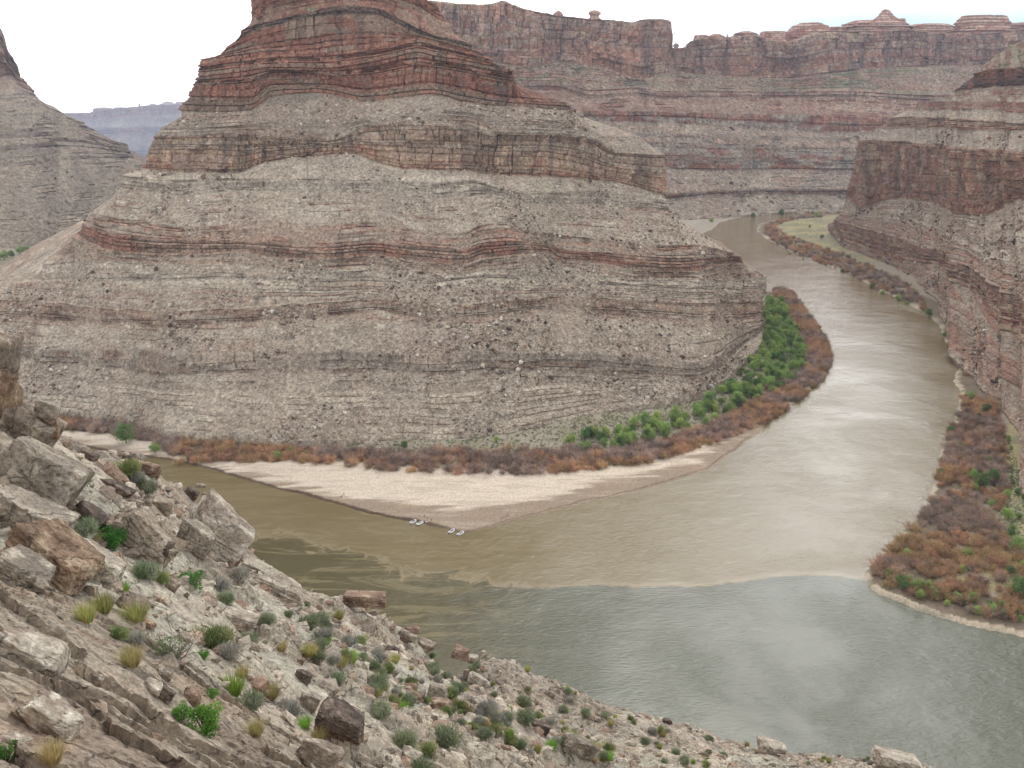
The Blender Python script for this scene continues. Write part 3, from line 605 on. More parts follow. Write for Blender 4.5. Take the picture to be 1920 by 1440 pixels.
scatter_rocks('scree', vwall, 5000, .55, 7, 3.2, RC, (1200, 1950), (0, 12), label='scree on the ledges of the far canyon wall')
scatter_rocks('scree', vleft, 2500, .5, 8, 1.8, [GRY, DRK, TAL, PALE], (-50, 330), (0, 5), label='scree on the dark slope at the far left')

# ---------------------------------------------------------------- plants (prototype meshes)
def blades(rs, centres, radii, per, ln, wd, cols, updir=.6, flat=0):
    """leaf or twig triangles scattered through clumps: returns verts, faces, colours"""
    VV, CC = [], []
    for c, r, col in zip(centres, radii, cols):
        k = per; d = rs.normal(size=(k, 3)); d /= np.linalg.norm(d, axis=1)[:, None]; p = np.array(c)+d*np.array(r)*(rs.rand(k, 1)**.45)
        ax = d*(1-updir)+np.array([0, 0, updir])+rs.normal(size=(k, 3))*.35; ax /= np.linalg.norm(ax, axis=1)[:, None]
        sd_ = np.cross(ax, rs.normal(size=(k, 3))); sd_ /= np.linalg.norm(sd_, axis=1)[:, None]+1e-6
        L_ = ln*rs.uniform(.6, 1.3, (k, 1)); w_ = wd*rs.uniform(.6, 1.3, (k, 1))
        VV.append(np.stack([p-sd_*w_, p+sd_*w_, p+ax*L_], 1)); cc = np.array(col)*rs.uniform(.7, 1.3, (k, 1)); CC.append(np.repeat(cc[:, None], 3, 1))
    V = np.concatenate(VV).reshape(-1, 3); Cc = np.concatenate(CC).reshape(-1, 3)
    return V, np.arange(len(V)).reshape(-1, 3), Cc.clip(.01, .8)
def tube(pts, rad, sides=6):
    V, Fc = [], []; pts = [Vector(p) for p in pts]
    for i, p in enumerate(pts):
        d = (pts[min(i+1, len(pts)-1)]-pts[max(i-1, 0)]).normalized(); q = d.to_track_quat('Z', 'Y')
        for k in range(sides): V.append(p+q @ Vector((math.cos(6.2832*k/sides)*rad[i], math.sin(6.2832*k/sides)*rad[i], 0)))
    for i in range(len(pts)-1):
        for k in range(sides): a = i*sides+k; b2 = i*sides+(k+1) % sides; Fc.append([a, b2, b2+sides, a+sides])
    return np.array([v[:] for v in V]), np.array(Fc)
def join(parts):
    V, Fc, Cc, o = [], [], [], 0
    for v, f, c in parts:
        if f.shape[1] == 4: f = np.concatenate([f[:, [0, 1, 2]], f[:, [0, 2, 3]]])
        V.append(v); Fc.append(f+o); Cc.append(np.broadcast_to(c, v.shape)); o += len(v)
    return np.concatenate(V), np.concatenate(Fc), np.concatenate(Cc)
def tam_geo(seed, tone):
    """feathery plumes rising and spreading from the root"""
    rs = np.random.RandomState(seed); VV, CC, st = [], [], []
    for i in range(30):
        az = rs.rand()*6.28; el = rs.uniform(.35, 1.45); L0 = rs.uniform(1.7, 3.3)*(.75+.25*math.sin(el)); root = np.array([math.cos(az)*.35, math.sin(az)*.35, 0])*rs.rand()
        d = np.array([math.cos(az)*math.cos(el), math.sin(az)*math.cos(el), math.sin(el)]); col = np.array(tone[rs.randint(len(tone))])*rs.uniform(.75, 1.2); k = 46
        t = rs.uniform(.3, 1, (k, 1)); p = root+d*L0*t+rs.normal(size=(k, 3))*(.1+.26*t)*np.array([1, 1, .7])
        ax = d*.5+np.array([0, 0, .45])+rs.normal(size=(k, 3))*.38; ax /= np.linalg.norm(ax, axis=1)[:, None]
        sd_ = np.cross(ax, rs.normal(size=(k, 3))); sd_ /= np.linalg.norm(sd_, axis=1)[:, None]+1e-6; w_ = .042*rs.uniform(.6, 1.5, (k, 1)); L_ = .48*rs.uniform(.5, 1.3, (k, 1))
        VV.append(np.stack([p-sd_*w_, p+sd_*w_, p+ax*L_], 1)); CC.append(np.repeat((col*rs.uniform(.75, 1.25, (k, 1)))[:, None], 3, 1))
        if i < 9: st.append((*tube([root, root+d*L0*.5, root+d*L0*.95], [.05, .035, .012], 4), lin((112,96,86))))
    V = np.concatenate(VV).reshape(-1, 3); return join([(V, np.arange(len(V)).reshape(-1, 3), np.concatenate(CC).reshape(-1, 3).clip(.01, .8))]+st)
RUST = [lin((186,150,121)), lin((173,141,118)), lin((192,158,123))]; PURP = [lin((180,160,146)), lin((166,150,140)), lin((188,160,138))]; OCH = [lin((196,167,124)), lin((184,166,122)), lin((184,149,118))]
tam = [tam_geo(100, RUST), tam_geo(101, PURP), tam_geo(102, OCH), tam_geo(103, RUST+PURP), tam_geo(104, PURP+[lin((124,114,104))])]
def green_geo(seed, h=5.5, w_=2.6, tone=None, n=34, leaf=.24):
    rs = np.random.RandomState(seed); tone = tone or [lin((158,182,108)), lin((142,168,100)), lin((176,194,120)), lin((128,154,94))]
    d = rs.normal(size=(n, 3)); d /= np.linalg.norm(d, axis=1)[:, None]; d[:, 2] = np.where(d[:, 2] < 0, d[:, 2]*.85, d[:, 2])
    cen = d*np.array([w_*.72, w_*.72, h*.42])*rs.uniform(.45, 1, (n, 1))+np.array([0, 0, h*.44]); rad = rs.uniform(.22, .36, (n, 1))*w_*np.array([[1, 1, .85]])
    return blades(rs, cen, rad, 70, leaf, leaf*.42, [np.array(tone[rs.randint(len(tone))]) for _ in range(n)], .3), cen
def trunk_geo(seed, h, w_, cen):
    rs = np.random.RandomState(seed); parts = [(*tube([(0, 0, -.4), (.05*w_, 0, h*.2), (.0, .08*w_, h*.45), (.05, 0, h*.75)], [.2, .16, .1, .03], 7), lin((96,84,72)))]
    for c in cen[rs.permutation(len(cen))[:6]]:
        parts.append((*tube([(0, 0, h*.15), c*.5+np.array([0, 0, h*.06]), c], [.09, .06, .02], 5), lin((96,84,72))))
    return join(parts)
def in_poly(px, rs, n, z=3.0, gap=2.6, exclude=None):
    """random spots inside an outline on the ground, kept apart"""
    poly = [tuple(float(v) for v in GZ(p[0], p[1], z)[:2]) for p in px]; P = np.array(poly); lo, hi = P.min(0), P.max(0)
    c = lo+(hi-lo)*rs.rand(n*60, 2); c = c[sdist(poly, c[:, 0], c[:, 1]) > 0]; out = []; cell = {}
    for p in c:
        k = (int(p[0]//gap), int(p[1]//gap)); bad = False
        for i in (-1, 0, 1):
            for j in (-1, 0, 1):
                for q in cell.get((k[0]+i, k[1]+j), ()):
                    if (q[0]-p[0])**2+(q[1]-p[1])**2 < gap*gap: bad = True
        if not bad: cell.setdefault(k, []).append(p); out.append(p)
        if len(out) >= n: break
    return np.array(out)
rs0 = np.random.RandomState(77)
bar_strip = [(60,796),(105,800),(200,812),(285,826),(305,852),(318,863),(420,863),(500,864),(600,868),(700,880),(850,892),(1000,889),(1150,877),(1240,860),(1340,827),(1440,786),(1500,745),(1538,712),(1557,682),(1554,652),(1540,622),(1506,578),(1486,548),(1462,540),(1450,545),(1475,575),(1492,612),(1500,650),(1492,690),(1450,722),(1400,752),(1330,792),(1250,822),(1150,838),(1040,850),(850,858),(700,852),(560,844),(400,826),(250,800),(105,782),(60,780)]
green_strip = [(1060,836),(1115,816),(1180,800),(1240,782),(1300,768),(1340,742),(1385,702),(1416,662),(1430,622),(1430,585),(1438,560),(1466,562),(1488,600),(1506,640),(1512,672),(1496,706),(1440,738),(1390,762),(1325,798),(1245,824),(1150,842),(1090,846)]
right_strip = [(1430,434),(1450,452),(1490,472),(1535,490),(1592,511),(1643,539),(1702,564),(1742,588),(1738,566),(1694,530),(1640,505),(1585,482),(1530,462),(1480,444),(1452,428),(1470,417),(1500,411),(1540,408),(1540,405),(1480,408),(1440,420)]
right_low = [(1772,612),(1784,640),(1800,668),(1806,700),(1800,716),(1812,700),(1812,660),(1795,625),(1780,602)]
point_patch = [(1800,742),(1803,760),(1794,784),(1778,822),(1766,862),(1755,902),(1738,948),(1704,992),(1674,1022),(1645,1050),(1628,1072),(1660,1098),(1725,1122),(1800,1140),(1935,1172),(1990,1120),(1935,1060),(1880,1000),(1872,960),(1888,900),(1885,860),(1880,800),(1868,760),(1835,745)]
tpos = np.concatenate([in_poly(bar_strip, rs0, 2200, 2.5, 2.75), in_poly(right_strip, rs0, 620, 2.5, 3.8), in_poly(right_low, rs0, 30, 2.5, 4.5), in_poly(point_patch, rs0, 700, 2.5, 2.6)])
# keep tamarisk out of the green willow belt, mostly
gp = [tuple(float(v) for v in GZ(p[0], p[1], 3)[:2]) for p in green_strip]
gap_ = fbm(tpos[:, 0]/11, tpos[:, 1]/11, o=3, s=503) > -.55
keep = gap_&((sdist(gp, tpos[:, 0], tpos[:, 1]) < 0)|(rs0.rand(len(tpos)) < .15)); tpos = tpos[keep]
tpos = tpos[np.argsort(tpos[:, 1])]; tz = ground_h(tpos[:, 0], tpos[:, 1])
tmesh = [newmesh('tamarisk_bush', v, f, M_leaf, c) for v, f, c in tam]
zone = fbm(tpos[:, 0]/30, tpos[:, 1]/30, o=2, s=501)
zone = zone+rs0.normal(size=len(tpos))*.22; kindi = np.where(zone > .12, np.where(rs0.rand(len(tpos)) < .55, 0, 2), np.where(zone < -.15, np.where(rs0.rand(len(tpos)) < .6, 1, 4), 3))
sc_t = (.85+rs0.gamma(3.2, .22, len(tpos))).clip(.9, 2.05)*np.where(tpos[:, 1] > 900, 1.15, 1); rz_t = rs0.rand(len(tpos))*6.28
names = ['rust brown tamarisk bush in the riverside thicket','purplish brown tamarisk bush in the riverside thicket','ochre tipped tamarisk bush in the riverside thicket','brown tamarisk bush in the riverside thicket','greyish bare tamarisk bush in the riverside thicket']
for i in range(min(300, len(tpos))):
    k = kindi[i]; q1, q2, _ = shore(tpos[i:i+1, 0], tpos[i:i+1, 1]); ppx_, ppy_ = project(tpos[i, 0], tpos[i, 1], 0)
    if tpos[i, 0] > 140:
        where = ('at the water edge' if q2[0] < 9 else 'inside the thicket' if q2[0] < 24 else 'at the inland edge')+(' near the tip of the right point' if ppy_ > 1060 else ' of the right point, lower part' if ppy_ > 960 else ' of the right point, middle part' if ppy_ > 860 else ' of the right point, far part')
    else: where = 'at the back of the white sandbar, '+('left part' if ppx_ < 700 else 'middle part' if ppx_ < 950 else 'right part')
    o = link('tamarisk_bush', tmesh[k], label=names[k].split(' in the')[0]+' '+where, category='bush', group=names[k].split(' in the')[0]+' group '+where)
    o.location = (tpos[i, 0], tpos[i, 1], tz[i]-.1); o.rotation_euler = (0, 0, rz_t[i]); o.scale = (sc_t[i]*1.1,)*2+(sc_t[i],)
def merged(name, geos, pos, kinds, sc, rz, mat, label, thin=1.0, rs=rs0):
    VV, FF, CC, off = [], [], [], 0
    for p, k, s_, a in zip(pos, kinds, sc, rz):
        v, f, c = geos[k]
        if thin < 1: f = f[rs.rand(len(f)) < thin]
        ca, sa = math.cos(a), math.sin(a)
        q = np.stack([v[:, 0]*ca-v[:, 1]*sa, v[:, 0]*sa+v[:, 1]*ca, v[:, 2]], 1)*s_+np.asarray(p)
        VV.append(q); FF.append(f+off); CC.append(c*rs.uniform(.62, 1.35)); off += len(v)
    return link(name, newmesh(name, np.concatenate(VV), np.concatenate(FF), mat, np.concatenate(CC).clip(.01, .8)), kind='stuff', label=label)
if len(tpos) > 300:
    j = slice(300, None); merged('tamarisk_thicket', tam, np.column_stack([tpos[j], tz[j]-.1]), kindi[j], sc_t[j], rz_t[j], M_leaf, 'long brown thicket of tamarisk along the sandbar and far banks')
# green willows and cottonwoods
gg = [green_geo(200+i, 5.2, 2.7) for i in range(3)]+[green_geo(210, 4.6, 2.6, [lin((172,188,112)), lin((150,172,104))]), green_geo(211, 5.0, 2.6, [lin((104,130,84)), lin((118,144,90))])]
gm = []
for i, ((v, f, c), cen) in enumerate(gg):
    tv, tf, tcol = trunk_geo(i, 5.0, 2.6, cen); gm.append((newmesh('crown', v, f, M_leaf, c), newmesh('trunk', tv, tf, M_twig, tcol)))
def tree(k, x, y, s_, label, cat='tree', group=None, z=None, name='willow_tree'):
    z = float(ground_h(np.array([x]), np.array([y]))[0]) if z is None else z
    o = empty(name, (x, y, z-.1), rs0.rand()*6.28, label=label, category=cat)
    if group: o['group'] = group
    o.scale = (s_*(2.3 if group is None or 'far left' in group else 1),)*3; link('crown', gm[k][0], o); link('trunk', gm[k][1], o); return o
gpos = in_poly(green_strip, rs0, 300, 3, 3.3)
gk = rs0.randint(0, 5, len(gpos))
for i, p in enumerate(gpos):
    tree(gk[i], p[0], p[1], rs0.uniform(1.4, 2.2), *(lambda t, w_: ('%s willow in the %s of the green belt below the butte' % (t, w_), 'tree', '%s willows in the %s of the green belt' % (t, w_)))(['leafy green','mid green','fresh green','pale green','dark green'][gk[i]], 'left third' if p[1] < 760 else 'middle third' if p[1] < 900 else 'far third'))
for px, py, s_, k, lab in [
 (237,829,1.5,4,'tall dark green round tree standing alone in the brown thicket at the left'),(291,848,.8,0,'small green tree hanging over the end of the left beach'),
 (520,862,.6,2,'low green bush at the sand edge left of the middle thicket'),(575,855,.5,3,'low pale green bush in the thicket above the sand'),(758,850,.55,4,'dark green bush at the back edge of the thicket'),
 (545,850,.45,1,'small green bush behind the low pale bush'),(930,842,.5,3,'small bright green bush at the back edge of the thicket'),
 (1848,776,.85,4,'green tree at the inland edge of the right point near its far end'),(1820,748,.7,0,'green tree at the tip of bushes beside the right shore rocks'),(1782,812,.75,4,'dark green tree leaning over the water on the right shore'),
 (1838,915,1.05,4,'dark green tree in the middle of the right thicket'),(1862,905,.9,4,'dark green tree just right of the middle one in the right thicket'),(1825,900,.7,0,'smaller green tree left of the middle tree in the right thicket'),
 (1762,890,.5,4,'low dark bush at the water edge of the right point'),(1905,1040,.9,1,'bright green bush on the inland side of the right point'),(1890,975,.8,3,'bright green bush beside the grassy flat on the right'),
 (1812,1050,.7,3,'pale green bush in the rusty thicket of the right point'),(1908,1120,1.05,4,'large dark green bush near the right frame edge'),(1690,1095,.55,4,'green shrub on the cut bank at the point'),(1720,1105,.6,0,'green shrub second along the cut bank'),(1665,1082,.5,4,'green shrub at the very end of the point'),
 (1755,1118,.5,4,'green shrub further along the cut bank'),(1800,1128,.45,0,'small green shrub below the rusty thicket on the cut bank'),(1860,1150,.5,1,'small green shrub low on the cut bank at the right'),
 (1580,508,.7,4,'dark green tree at the far right shore, first past the bend'),(1635,538,.9,4,'dark green tree at the far right shore, second past the bend'),(1685,560,.9,0,'green tree at the far right shore near the strip end'),(1700,568,.7,3,'pale tree at the far right shore near the strip end'),(1742,590,1.0,4,'green tree closing the strip on the far right shore'),(1655,548,.7,0,'green tree between the second and the pale tree'),
 (1480,474,.6,4,'small green bush on the far inner bank'),(1505,484,.6,0,'small green bush on the far inner bank by the narrow sand'),(1770,628,.6,0,'green bush at the foot of the right slope rocks'),
 (1334,416,1.1,3,'bright green bush at the left of the far bend'),(1412,404,1.2,4,'dark bush on the far shore of the bend'),(1466,400,1.5,4,'round dark tree on the far shore of the bend'),
 (1540,452,.8,4,'green bush by the pale flat inside the bend'),(1518,432,.6,1,'green bush on the grassy flat inside the bend'),(1530,408,1.2,1,'green bush at the back of the grassy flat')]:
    x, y, _ = [float(v) for v in GZ(px, py, 2.0)]; tree(k, x, y, s_, lab, cat='tree' if s_ > .65 else 'bush', name='willow_tree' if s_ > .65 else 'willow_bush')
extra = np.concatenate([in_poly(point_patch, rs0, 16, 3, 12), in_poly([(1880,780),(1905,860),(1925,930),(1960,1040),(1925,1060),(1880,990),(1872,930),(1890,880),(1878,800)], rs0, 16, 3, 7), in_poly([(1660,1090),(1725,1118),(1800,1136),(1920,1168),(1925,1150),(1800,1118),(1700,1085),(1660,1070)], rs0, 24, 3, 4.5)])
for i, p in enumerate(extra): tree(rs0.randint(5), p[0], p[1], rs0.uniform(.6, 1.25), 'green willow bush mixed into the brown thicket of the right point', 'bush', 'green bushes mixed into the right thicket', name='willow_bush')
lx = [(-8,495,1.6,4),(8,488,1.5,0),(22,484,1.2,4),(38,478,1.4,0),(52,476,1.1,1),(-25,500,1.6,4)]
for i, (px, py, s_, k) in enumerate(lx):
    x, y, _ = [float(v) for v in GZ(px, py, 2.0)]; tree(k, x, y, s_, 'green tree on the far river bank at the left edge', group='green trees on the far left bank')
fl = in_poly([(60,480),(110,462),(105,470),(60,488)], rs0, 40, 3, 4); fz = ground_h(fl[:, 0], fl[:, 1])
merged('tamarisk_thicket', tam, np.column_stack([fl, fz]), rs0.randint(0, 5, len(fl)), rs0.uniform(1, 1.5, len(fl)), rs0.rand(len(fl))*6, M_leaf, 'brown thicket on the far left bank')
# low scrub at the talus foot and scattered over the slopes
def tuft_geo(seed, tone, n=26, r=.5, h=.45):
    rs = np.random.RandomState(seed); return blades(rs, [(0, 0, h*.5)]*3, [(r, r, h*.6)]*3, n//3, .28, .12, tone, .5)
SAGE = [lin((136,144,112)), lin((150,152,128)), lin((122,132,100))]; DGR = [lin((88,98,68)), lin((100,108,78)), lin((84,90,66))]
tg = [tuft_geo(1, SAGE), tuft_geo(2, SAGE), tuft_geo(3, DGR), tuft_geo(4, DGR)]
foot = in_poly([(105,790),(250,802),(400,824),(560,842),(700,850),(850,855),(1040,846),(1150,834),(1250,805),(1330,776),(1400,730),(1428,680),(1432,600),(1418,625),(1385,680),(1337,716),(1220,760),(1110,784),(1037,802),(928,812),(693,812),(547,811),(365,796),(255,774),(109,762)], rs0, 2600, 5, 1.25)
fz = ground_h(foot[:, 0], foot[:, 1])
merged('scrub', tg, np.column_stack([foot, fz]), rs0.randint(0, 3, len(foot)), rs0.uniform(1.1, 2.4, len(foot)), rs0.rand(len(foot))*6, M_leaf, 'low grey-green scrub on the flat at the foot of the butte')
def slope_scrub(vis, n, S, seed, ur, vr, label, ks=(2, 3), bias=0):
    rs = np.random.RandomState(seed); X, Y, Z, ex, u, vs = [vis[k] for k in ('X', 'Y', 'Z', 'expose', 'u', 'vs')]
    iu = rs.randint(2, X.shape[1]-2, n*8); iv = rs.randint(2, X.shape[0]-2, n*8)
    ok = (u[iu] > ur[0])&(u[iu] < ur[1])&(vs[iv] > vr[0])&(vs[iv] < vr[1])&(ex[iv, iu] < .6)&(rs.rand(n*8) < sm(-.2, .5, fbm(u[iu]/120, vs[iv]*.7, s=seed)+bias*(u[iu]-ur[0])/(ur[1]-ur[0])))
    iu, iv = iu[ok][:n], iv[ok][:n]
    merged('scrub', tg, np.stack([X[iv, iu], Y[iv, iu], Z[iv, iu]], 1), rs.choice(ks, len(iu)), S*rs.uniform(.5, 1.3, len(iu)), rs.rand(len(iu))*6, M_leaf, label)
slope_scrub(vbut, 3000, 1.1, 61, (300, 1430), (0, 17), 'small dark bushes dotted over the butte slopes', bias=.5)
slope_scrub(vbut, 900, 1.4, 62, (500, 1250), (15, 24), 'small bushes on the upper butte', (1, 2))
slope_scrub(vwall, 1600, 4.2, 63, (950, 2000), (5, 13), 'junipers and bushes on the ledges of the far wall')
slope_scrub(vright, 1300, 1.5, 64, (1560, 2100), (0, 13), 'bushes on the right slope')
slope_scrub(vleft, 700, 2.4, 65, (-50, 300), (0, 5), 'bushes on the far left slope')
gf = in_poly([(1480,420),(1540,412),(1548,440),(1590,474),(1700,525),(1745,560),(1735,565),(1690,530),(1600,490),(1500,450)], rs0, 600, 3, 3.0)
pf = in_poly([(1880,800),(1905,860),(1925,930),(1980,1060),(2020,1150),(1950,1165),(1900,1060),(1872,1000),(1862,950),(1890,880)], rs0, 900, 3, 1.2)
for q, lab in ((gf, 'grass and low scrub on the flat inside the far bend'), (pf, 'grass and low scrub on the flat behind the right thicket')):
    merged('grass', [tuft_geo(9, [lin((112,130,66)), lin((134,138,84)), lin((92,118,54))]), tg[0]], np.column_stack([q, ground_h(q[:, 0], q[:, 1])]), rs0.randint(0, 2, len(q)), rs0.uniform(.8, 1.8, len(q)), rs0.rand(len(q))*6, M_leaf, lab)

# ---------------------------------------------------------------- near hillside
hp = []
def hc(px, py, Y): x, y, z = PY(px, py, Y); hp.append((float(x), float(y), float(z)))
for a in [(0,1440,15),(0,1300,17),(0,1180,21),(150,1440,16),(150,1250,22),(300,1440,18.5),(300,1320,24),(300,1210,30),(450,1440,22),(450,1330,29),(450,1220,38),(600,1440,27),(600,1330,36),(600,1220,47),
 (750,1440,34),(750,1340,44),(750,1240,58),(900,1440,43),(900,1340,58),(1050,1440,54),(1050,1360,70),(1200,1440,66),(1350,1440,80),(1500,1440,92),
 (100,1090,29),(100,1000,38),(60,900,44),(200,1090,33),(200,1000,45),(200,920,56),(330,1090,42),(330,1010,56),(430,1130,50),(550,1150,62),(20,830,44),(100,860,52),(-120,840,40),(-120,1000,32),(-150,1200,20),(-150,1440,13)]: hc(*a)
sil = [(60,790,50),(100,806,56),(180,850,62),(240,872,66),(300,905,70),(370,935,74),(420,975,76),(450,1040,76),(500,1070,79),(570,1100,82),(640,1128,85),(730,1152,90),(800,1200,92),(900,1238,96),(1000,1278,99),(1100,1305,102),(1200,1335,106),(1260,1362,108),(1350,1390,111),(1440,1402,114),(1540,1418,117),(1640,1422,119),(1760,1438,121),(1840,1470,123)]
for px, py, Y in sil:
    hc(px, py, Y); x, y, z = [float(v) for v in PY(px, py, Y)]; nx, ny = .42, .9
    for dd_, dz_ in ((14, 15), (45, 48), (110, 105)): hp.append((x+nx*dd_, y+ny*dd_, z-dz_))
for a in [(0, 0, 218.3), (-6, 4, 217.5), (6, 3, 214.5), (0, -15, 223), (-20, -10, 232), (-40, 20, 222), (-50, 50, 204), (-60, 0, 236), (30, -10, 206), (60, 0, 186), (60, 40, 165), (90, 60, 134), (100, 20, 145), (-90, 60, 205), (-90, 90, 180), (-80, 120, 150), (-36, 62, 188), (-48, 70, 182)]: hp.append(a)
hp = np.array(hp)
def tps_fit(P, lam):
    n_ = len(P); XY = P[:, :2]/50; r = np.hypot(XY[:, None, 0]-XY[None, :, 0], XY[:, None, 1]-XY[None, :, 1])
    K = np.where(r > 0, r*r*np.log(r+1e-12), 0)+lam*np.eye(n_); A = np.column_stack([np.ones(n_), XY]); M = np.block([[K, A], [A.T, np.zeros((3, 3))]])
    return XY, np.linalg.solve(M, np.concatenate([P[:, 2], np.zeros(3)]))
_XY, _wt = tps_fit(hp, .01)
sil0 = len(hp)-18-4*len(sil)
def tps(x, y):
    x = np.asarray(x, float)/50; y = np.asarray(y, float)/50; o = _wt[-3]+_wt[-2]*x+_wt[-1]*y
    for (a, b_), w_ in zip(_XY, _wt): r2 = (x-a)**2+(y-b_)**2; o = o+w_*.5*r2*np.log(r2+1e-12)
    return o
for _it in range(6):                                   # settle the skyline of the slope
    tx, ty = np.meshgrid(np.arange(-60, 75, 1.0), np.arange(14, 175, 1.0)); qx, qy = project(tx, ty, tps(tx, ty)+.25)
    e = np.array([(qy[np.abs(qx-px) < 14].min()-py)*Y*1.1/F for px, py, Y in sil]); e = np.convolve(np.pad(e, 1, 'edge'), [.25, .5, .25], 'valid').clip(-2, 2)
    for q in range(4): hp[sil0+q:sil0+4*len(sil):4, 2] += e*.6
    _XY, _wt = tps_fit(hp, .01)
def slabmask(x, y, z):
    px, py = project(x, y, z)
    return px, py
def hill(x, y, want=False):
    z = tps(x, y)
    # bedrock slab at the near left: beds dipping with the slope, ending in small steps
    near = sm(5, -2, x+.42*(y-14))*sm(34, 26, y)
    wv = fbm(x*.10, y*.16, o=4, s=613)*3.2
    q = (y*.95+x*.30)*.62+wv; fr = q % 1; bh = _h(np.floor(q).astype(np.int64), np.zeros(x.shape, np.int64), np.zeros(x.shape, np.int64), 615)
    q2 = (y*.95+x*.30)*2.1+wv*2.4+3; fr2 = q2 % 1
    step = (sm(.0, .05, fr)-fr)*(.75+.45*bh)+(sm(.0, .09, fr2)-fr2)*.24
    cross = np.abs(vn(x*.45+wv, y*.3, s=616)); step = step-.22*sm(.05, .0, cross)
    mk_ = near > .05; cr = np.ones(x.shape)
    if mk_.any():
        xn, yn = x[mk_], y[mk_]; cr[mk_] = cracks(np.stack([xn*.45+.6*vn(xn*.7, yn*.7, s=618), yn*.95+xn*.3+.4*vn(xn*.9, yn*.9, s=619), 0*xn], 1), .9, 620)
    step = step-.16*sm(.07, .0, cr)
    hump = fbm(x*.28, y*.28, o=3, s=617)
    z2 = z+near*(.45*step+.4*hump+.12*fbm(x*1.3, y*1.3, o=6, s=614, g=.62))
    z2 = z2+(1-near)*(fbm(x/5, y/5, o=4, s=601)*.8+fbm(x/1.1, y/1.1, o=4, s=602, g=.6)*.16)
    led = sm(.15, .4, fbm(x/9, y/9, o=3, s=604))*(1-near); z2 = z2+led*.5*np.round(fbm(x/3, y/3, o=3, s=605)*4)/4*2+(1-near)*.1*np.maximum(fbm(x/.45, y/.45, o=2, s=606), 0)
    return (z2, near, led) if want else z2
def refine(v, lo, hi, st): return np.unique(np.round(np.concatenate([v[(v < lo)|(v > hi)], np.arange(lo, hi, st)]), 4))
hx = refine(spaced(-170, 330, -42, 62, .22, 6), -17, 6, .065); hy = refine(spaced(-60, 330, 8, 122, .24, 6), 10, 36, .07); HX, HY = np.meshgrid(hx, hy); HZ, near, led = hill(HX, HY, True); HZ = np.maximum(HZ, -8)
def bil(x, y):
    x = np.asarray(x, float); y = np.asarray(y, float)
    i = np.clip(np.searchsorted(hx, x)-1, 0, len(hx)-2); j = np.clip(np.searchsorted(hy, y)-1, 0, len(hy)-2)
    a = np.clip((x-hx[i])/(hx[i+1]-hx[i]), 0, 1); c = np.clip((y-hy[j])/(hy[j+1]-hy[j]), 0, 1)
    return HZ[j, i]*(1-a)*(1-c)+HZ[j, i+1]*a*(1-c)+HZ[j+1, i]*(1-a)*c+HZ[j+1, i+1]*a*c
def on_hill(px, py):
    """where the sight line through a photo point meets the near hillside"""
    a, dy, dz = [float(v) for v in rayv(px, py)]; t = np.arange(6, 200, .12); x, y, z = a*t, dy*t, H+dz*t
    k = np.nonzero(z < bil(x, y))[0]
    return None if len(k) == 0 else (x[k[0]], y[k[0]], float(bil(x[k[0]], y[k[0]])))
SOIL = lin((180,168,150)); SOIL2 = lin((156,146,131)); GRNS = lin((170,166,149)); SLAB = lin((164,151,134)); SLABL = lin((202,187,167)); SLABD = lin((136,120,105))
cc = mixc(np.broadcast_to(SOIL, HX.shape+(3,)), SOIL2, sm(-.3, .4, fbm(HX/6, HY/6, s=621)))
cc = mixc(cc, GRNS, sm(.1, .45, fbm(HX/9, HY/9, s=622))*.7); cc = mixc(cc, lin((176,154,134)), sm(.15, .5, fbm(HX/5, HY/5, s=623))*.3)
cc = cc*(1+.42*fbm(HX/.55, HY/.55, o=3, s=624, g=.8))[..., None]
sc_ = mixc(np.broadcast_to(SLAB, cc.shape), SLABL, sm(.0, .5, fbm(HX*.18, HY*.18, o=5, s=631))); sc_ = mixc(sc_, SLABD, sm(.0, .4, fbm(HX*.9+HY*.35, HY*.25, o=5, s=632))*.75)
sc_ = mixc(sc_, lin((168,144,122)), sm(.1, .5, fbm(HX*.4, HY*.4, o=3, s=633))*.5)
cc = mixc(cc, sc_, np.clip(near+led*.5, 0, 1))
M_fore = rock_mat('rock_fore', 5.0, .9, .09, .66, 1.3)
n_ = M_fore.node_tree.nodes; l_ = M_fore.node_tree.links; b_ = n_['Principled BSDF']
tc_ = n_.new('ShaderNodeTexCoord'); nd_ = n_.new('ShaderNodeTexNoise'); nd_.inputs['Scale'].default_value = 1.1; nd_.inputs['Detail'].default_value = 4; l_.new(tc_.outputs['Object'], nd_.inputs[0])
mx_ = n_.new('ShaderNodeMixRGB'); mx_.inputs[0].default_value = .6; l_.new(tc_.outputs['Object'], mx_.inputs[1]); l_.new(nd_.outputs['Color'], mx_.inputs[2])
vo_ = n_.new('ShaderNodeTexVoronoi'); vo_.feature = 'DISTANCE_TO_EDGE'; vo_.inputs['Scale'].default_value = .95; l_.new(mx_.outputs[0], vo_.inputs[0])
ck_ = n_.new('ShaderNodeMapRange'); ck_.inputs[1].default_value = 0; ck_.inputs[2].default_value = .022; ck_.inputs[3].default_value = 0; ck_.inputs[4].default_value = 1; l_.new(vo_.outputs['Distance'], ck_.inputs[0])
bq_ = n_.new('ShaderNodeBump'); bq_.inputs['Strength'].default_value = 1; bq_.inputs['Distance'].default_value = .06; l_.new(ck_.outputs[0], bq_.inputs['Height'])
old_ = b_.inputs['Normal'].links[0].from_node; l_.new(bq_.outputs[0], old_.inputs['Normal'])
oc_ = b_.inputs['Base Color'].links[0].from_socket; dk_ = n_.new('ShaderNodeMapRange'); dk_.inputs[3].default_value = .78; dk_.inputs[4].default_value = 1; l_.new(ck_.outputs[0], dk_.inputs[0])
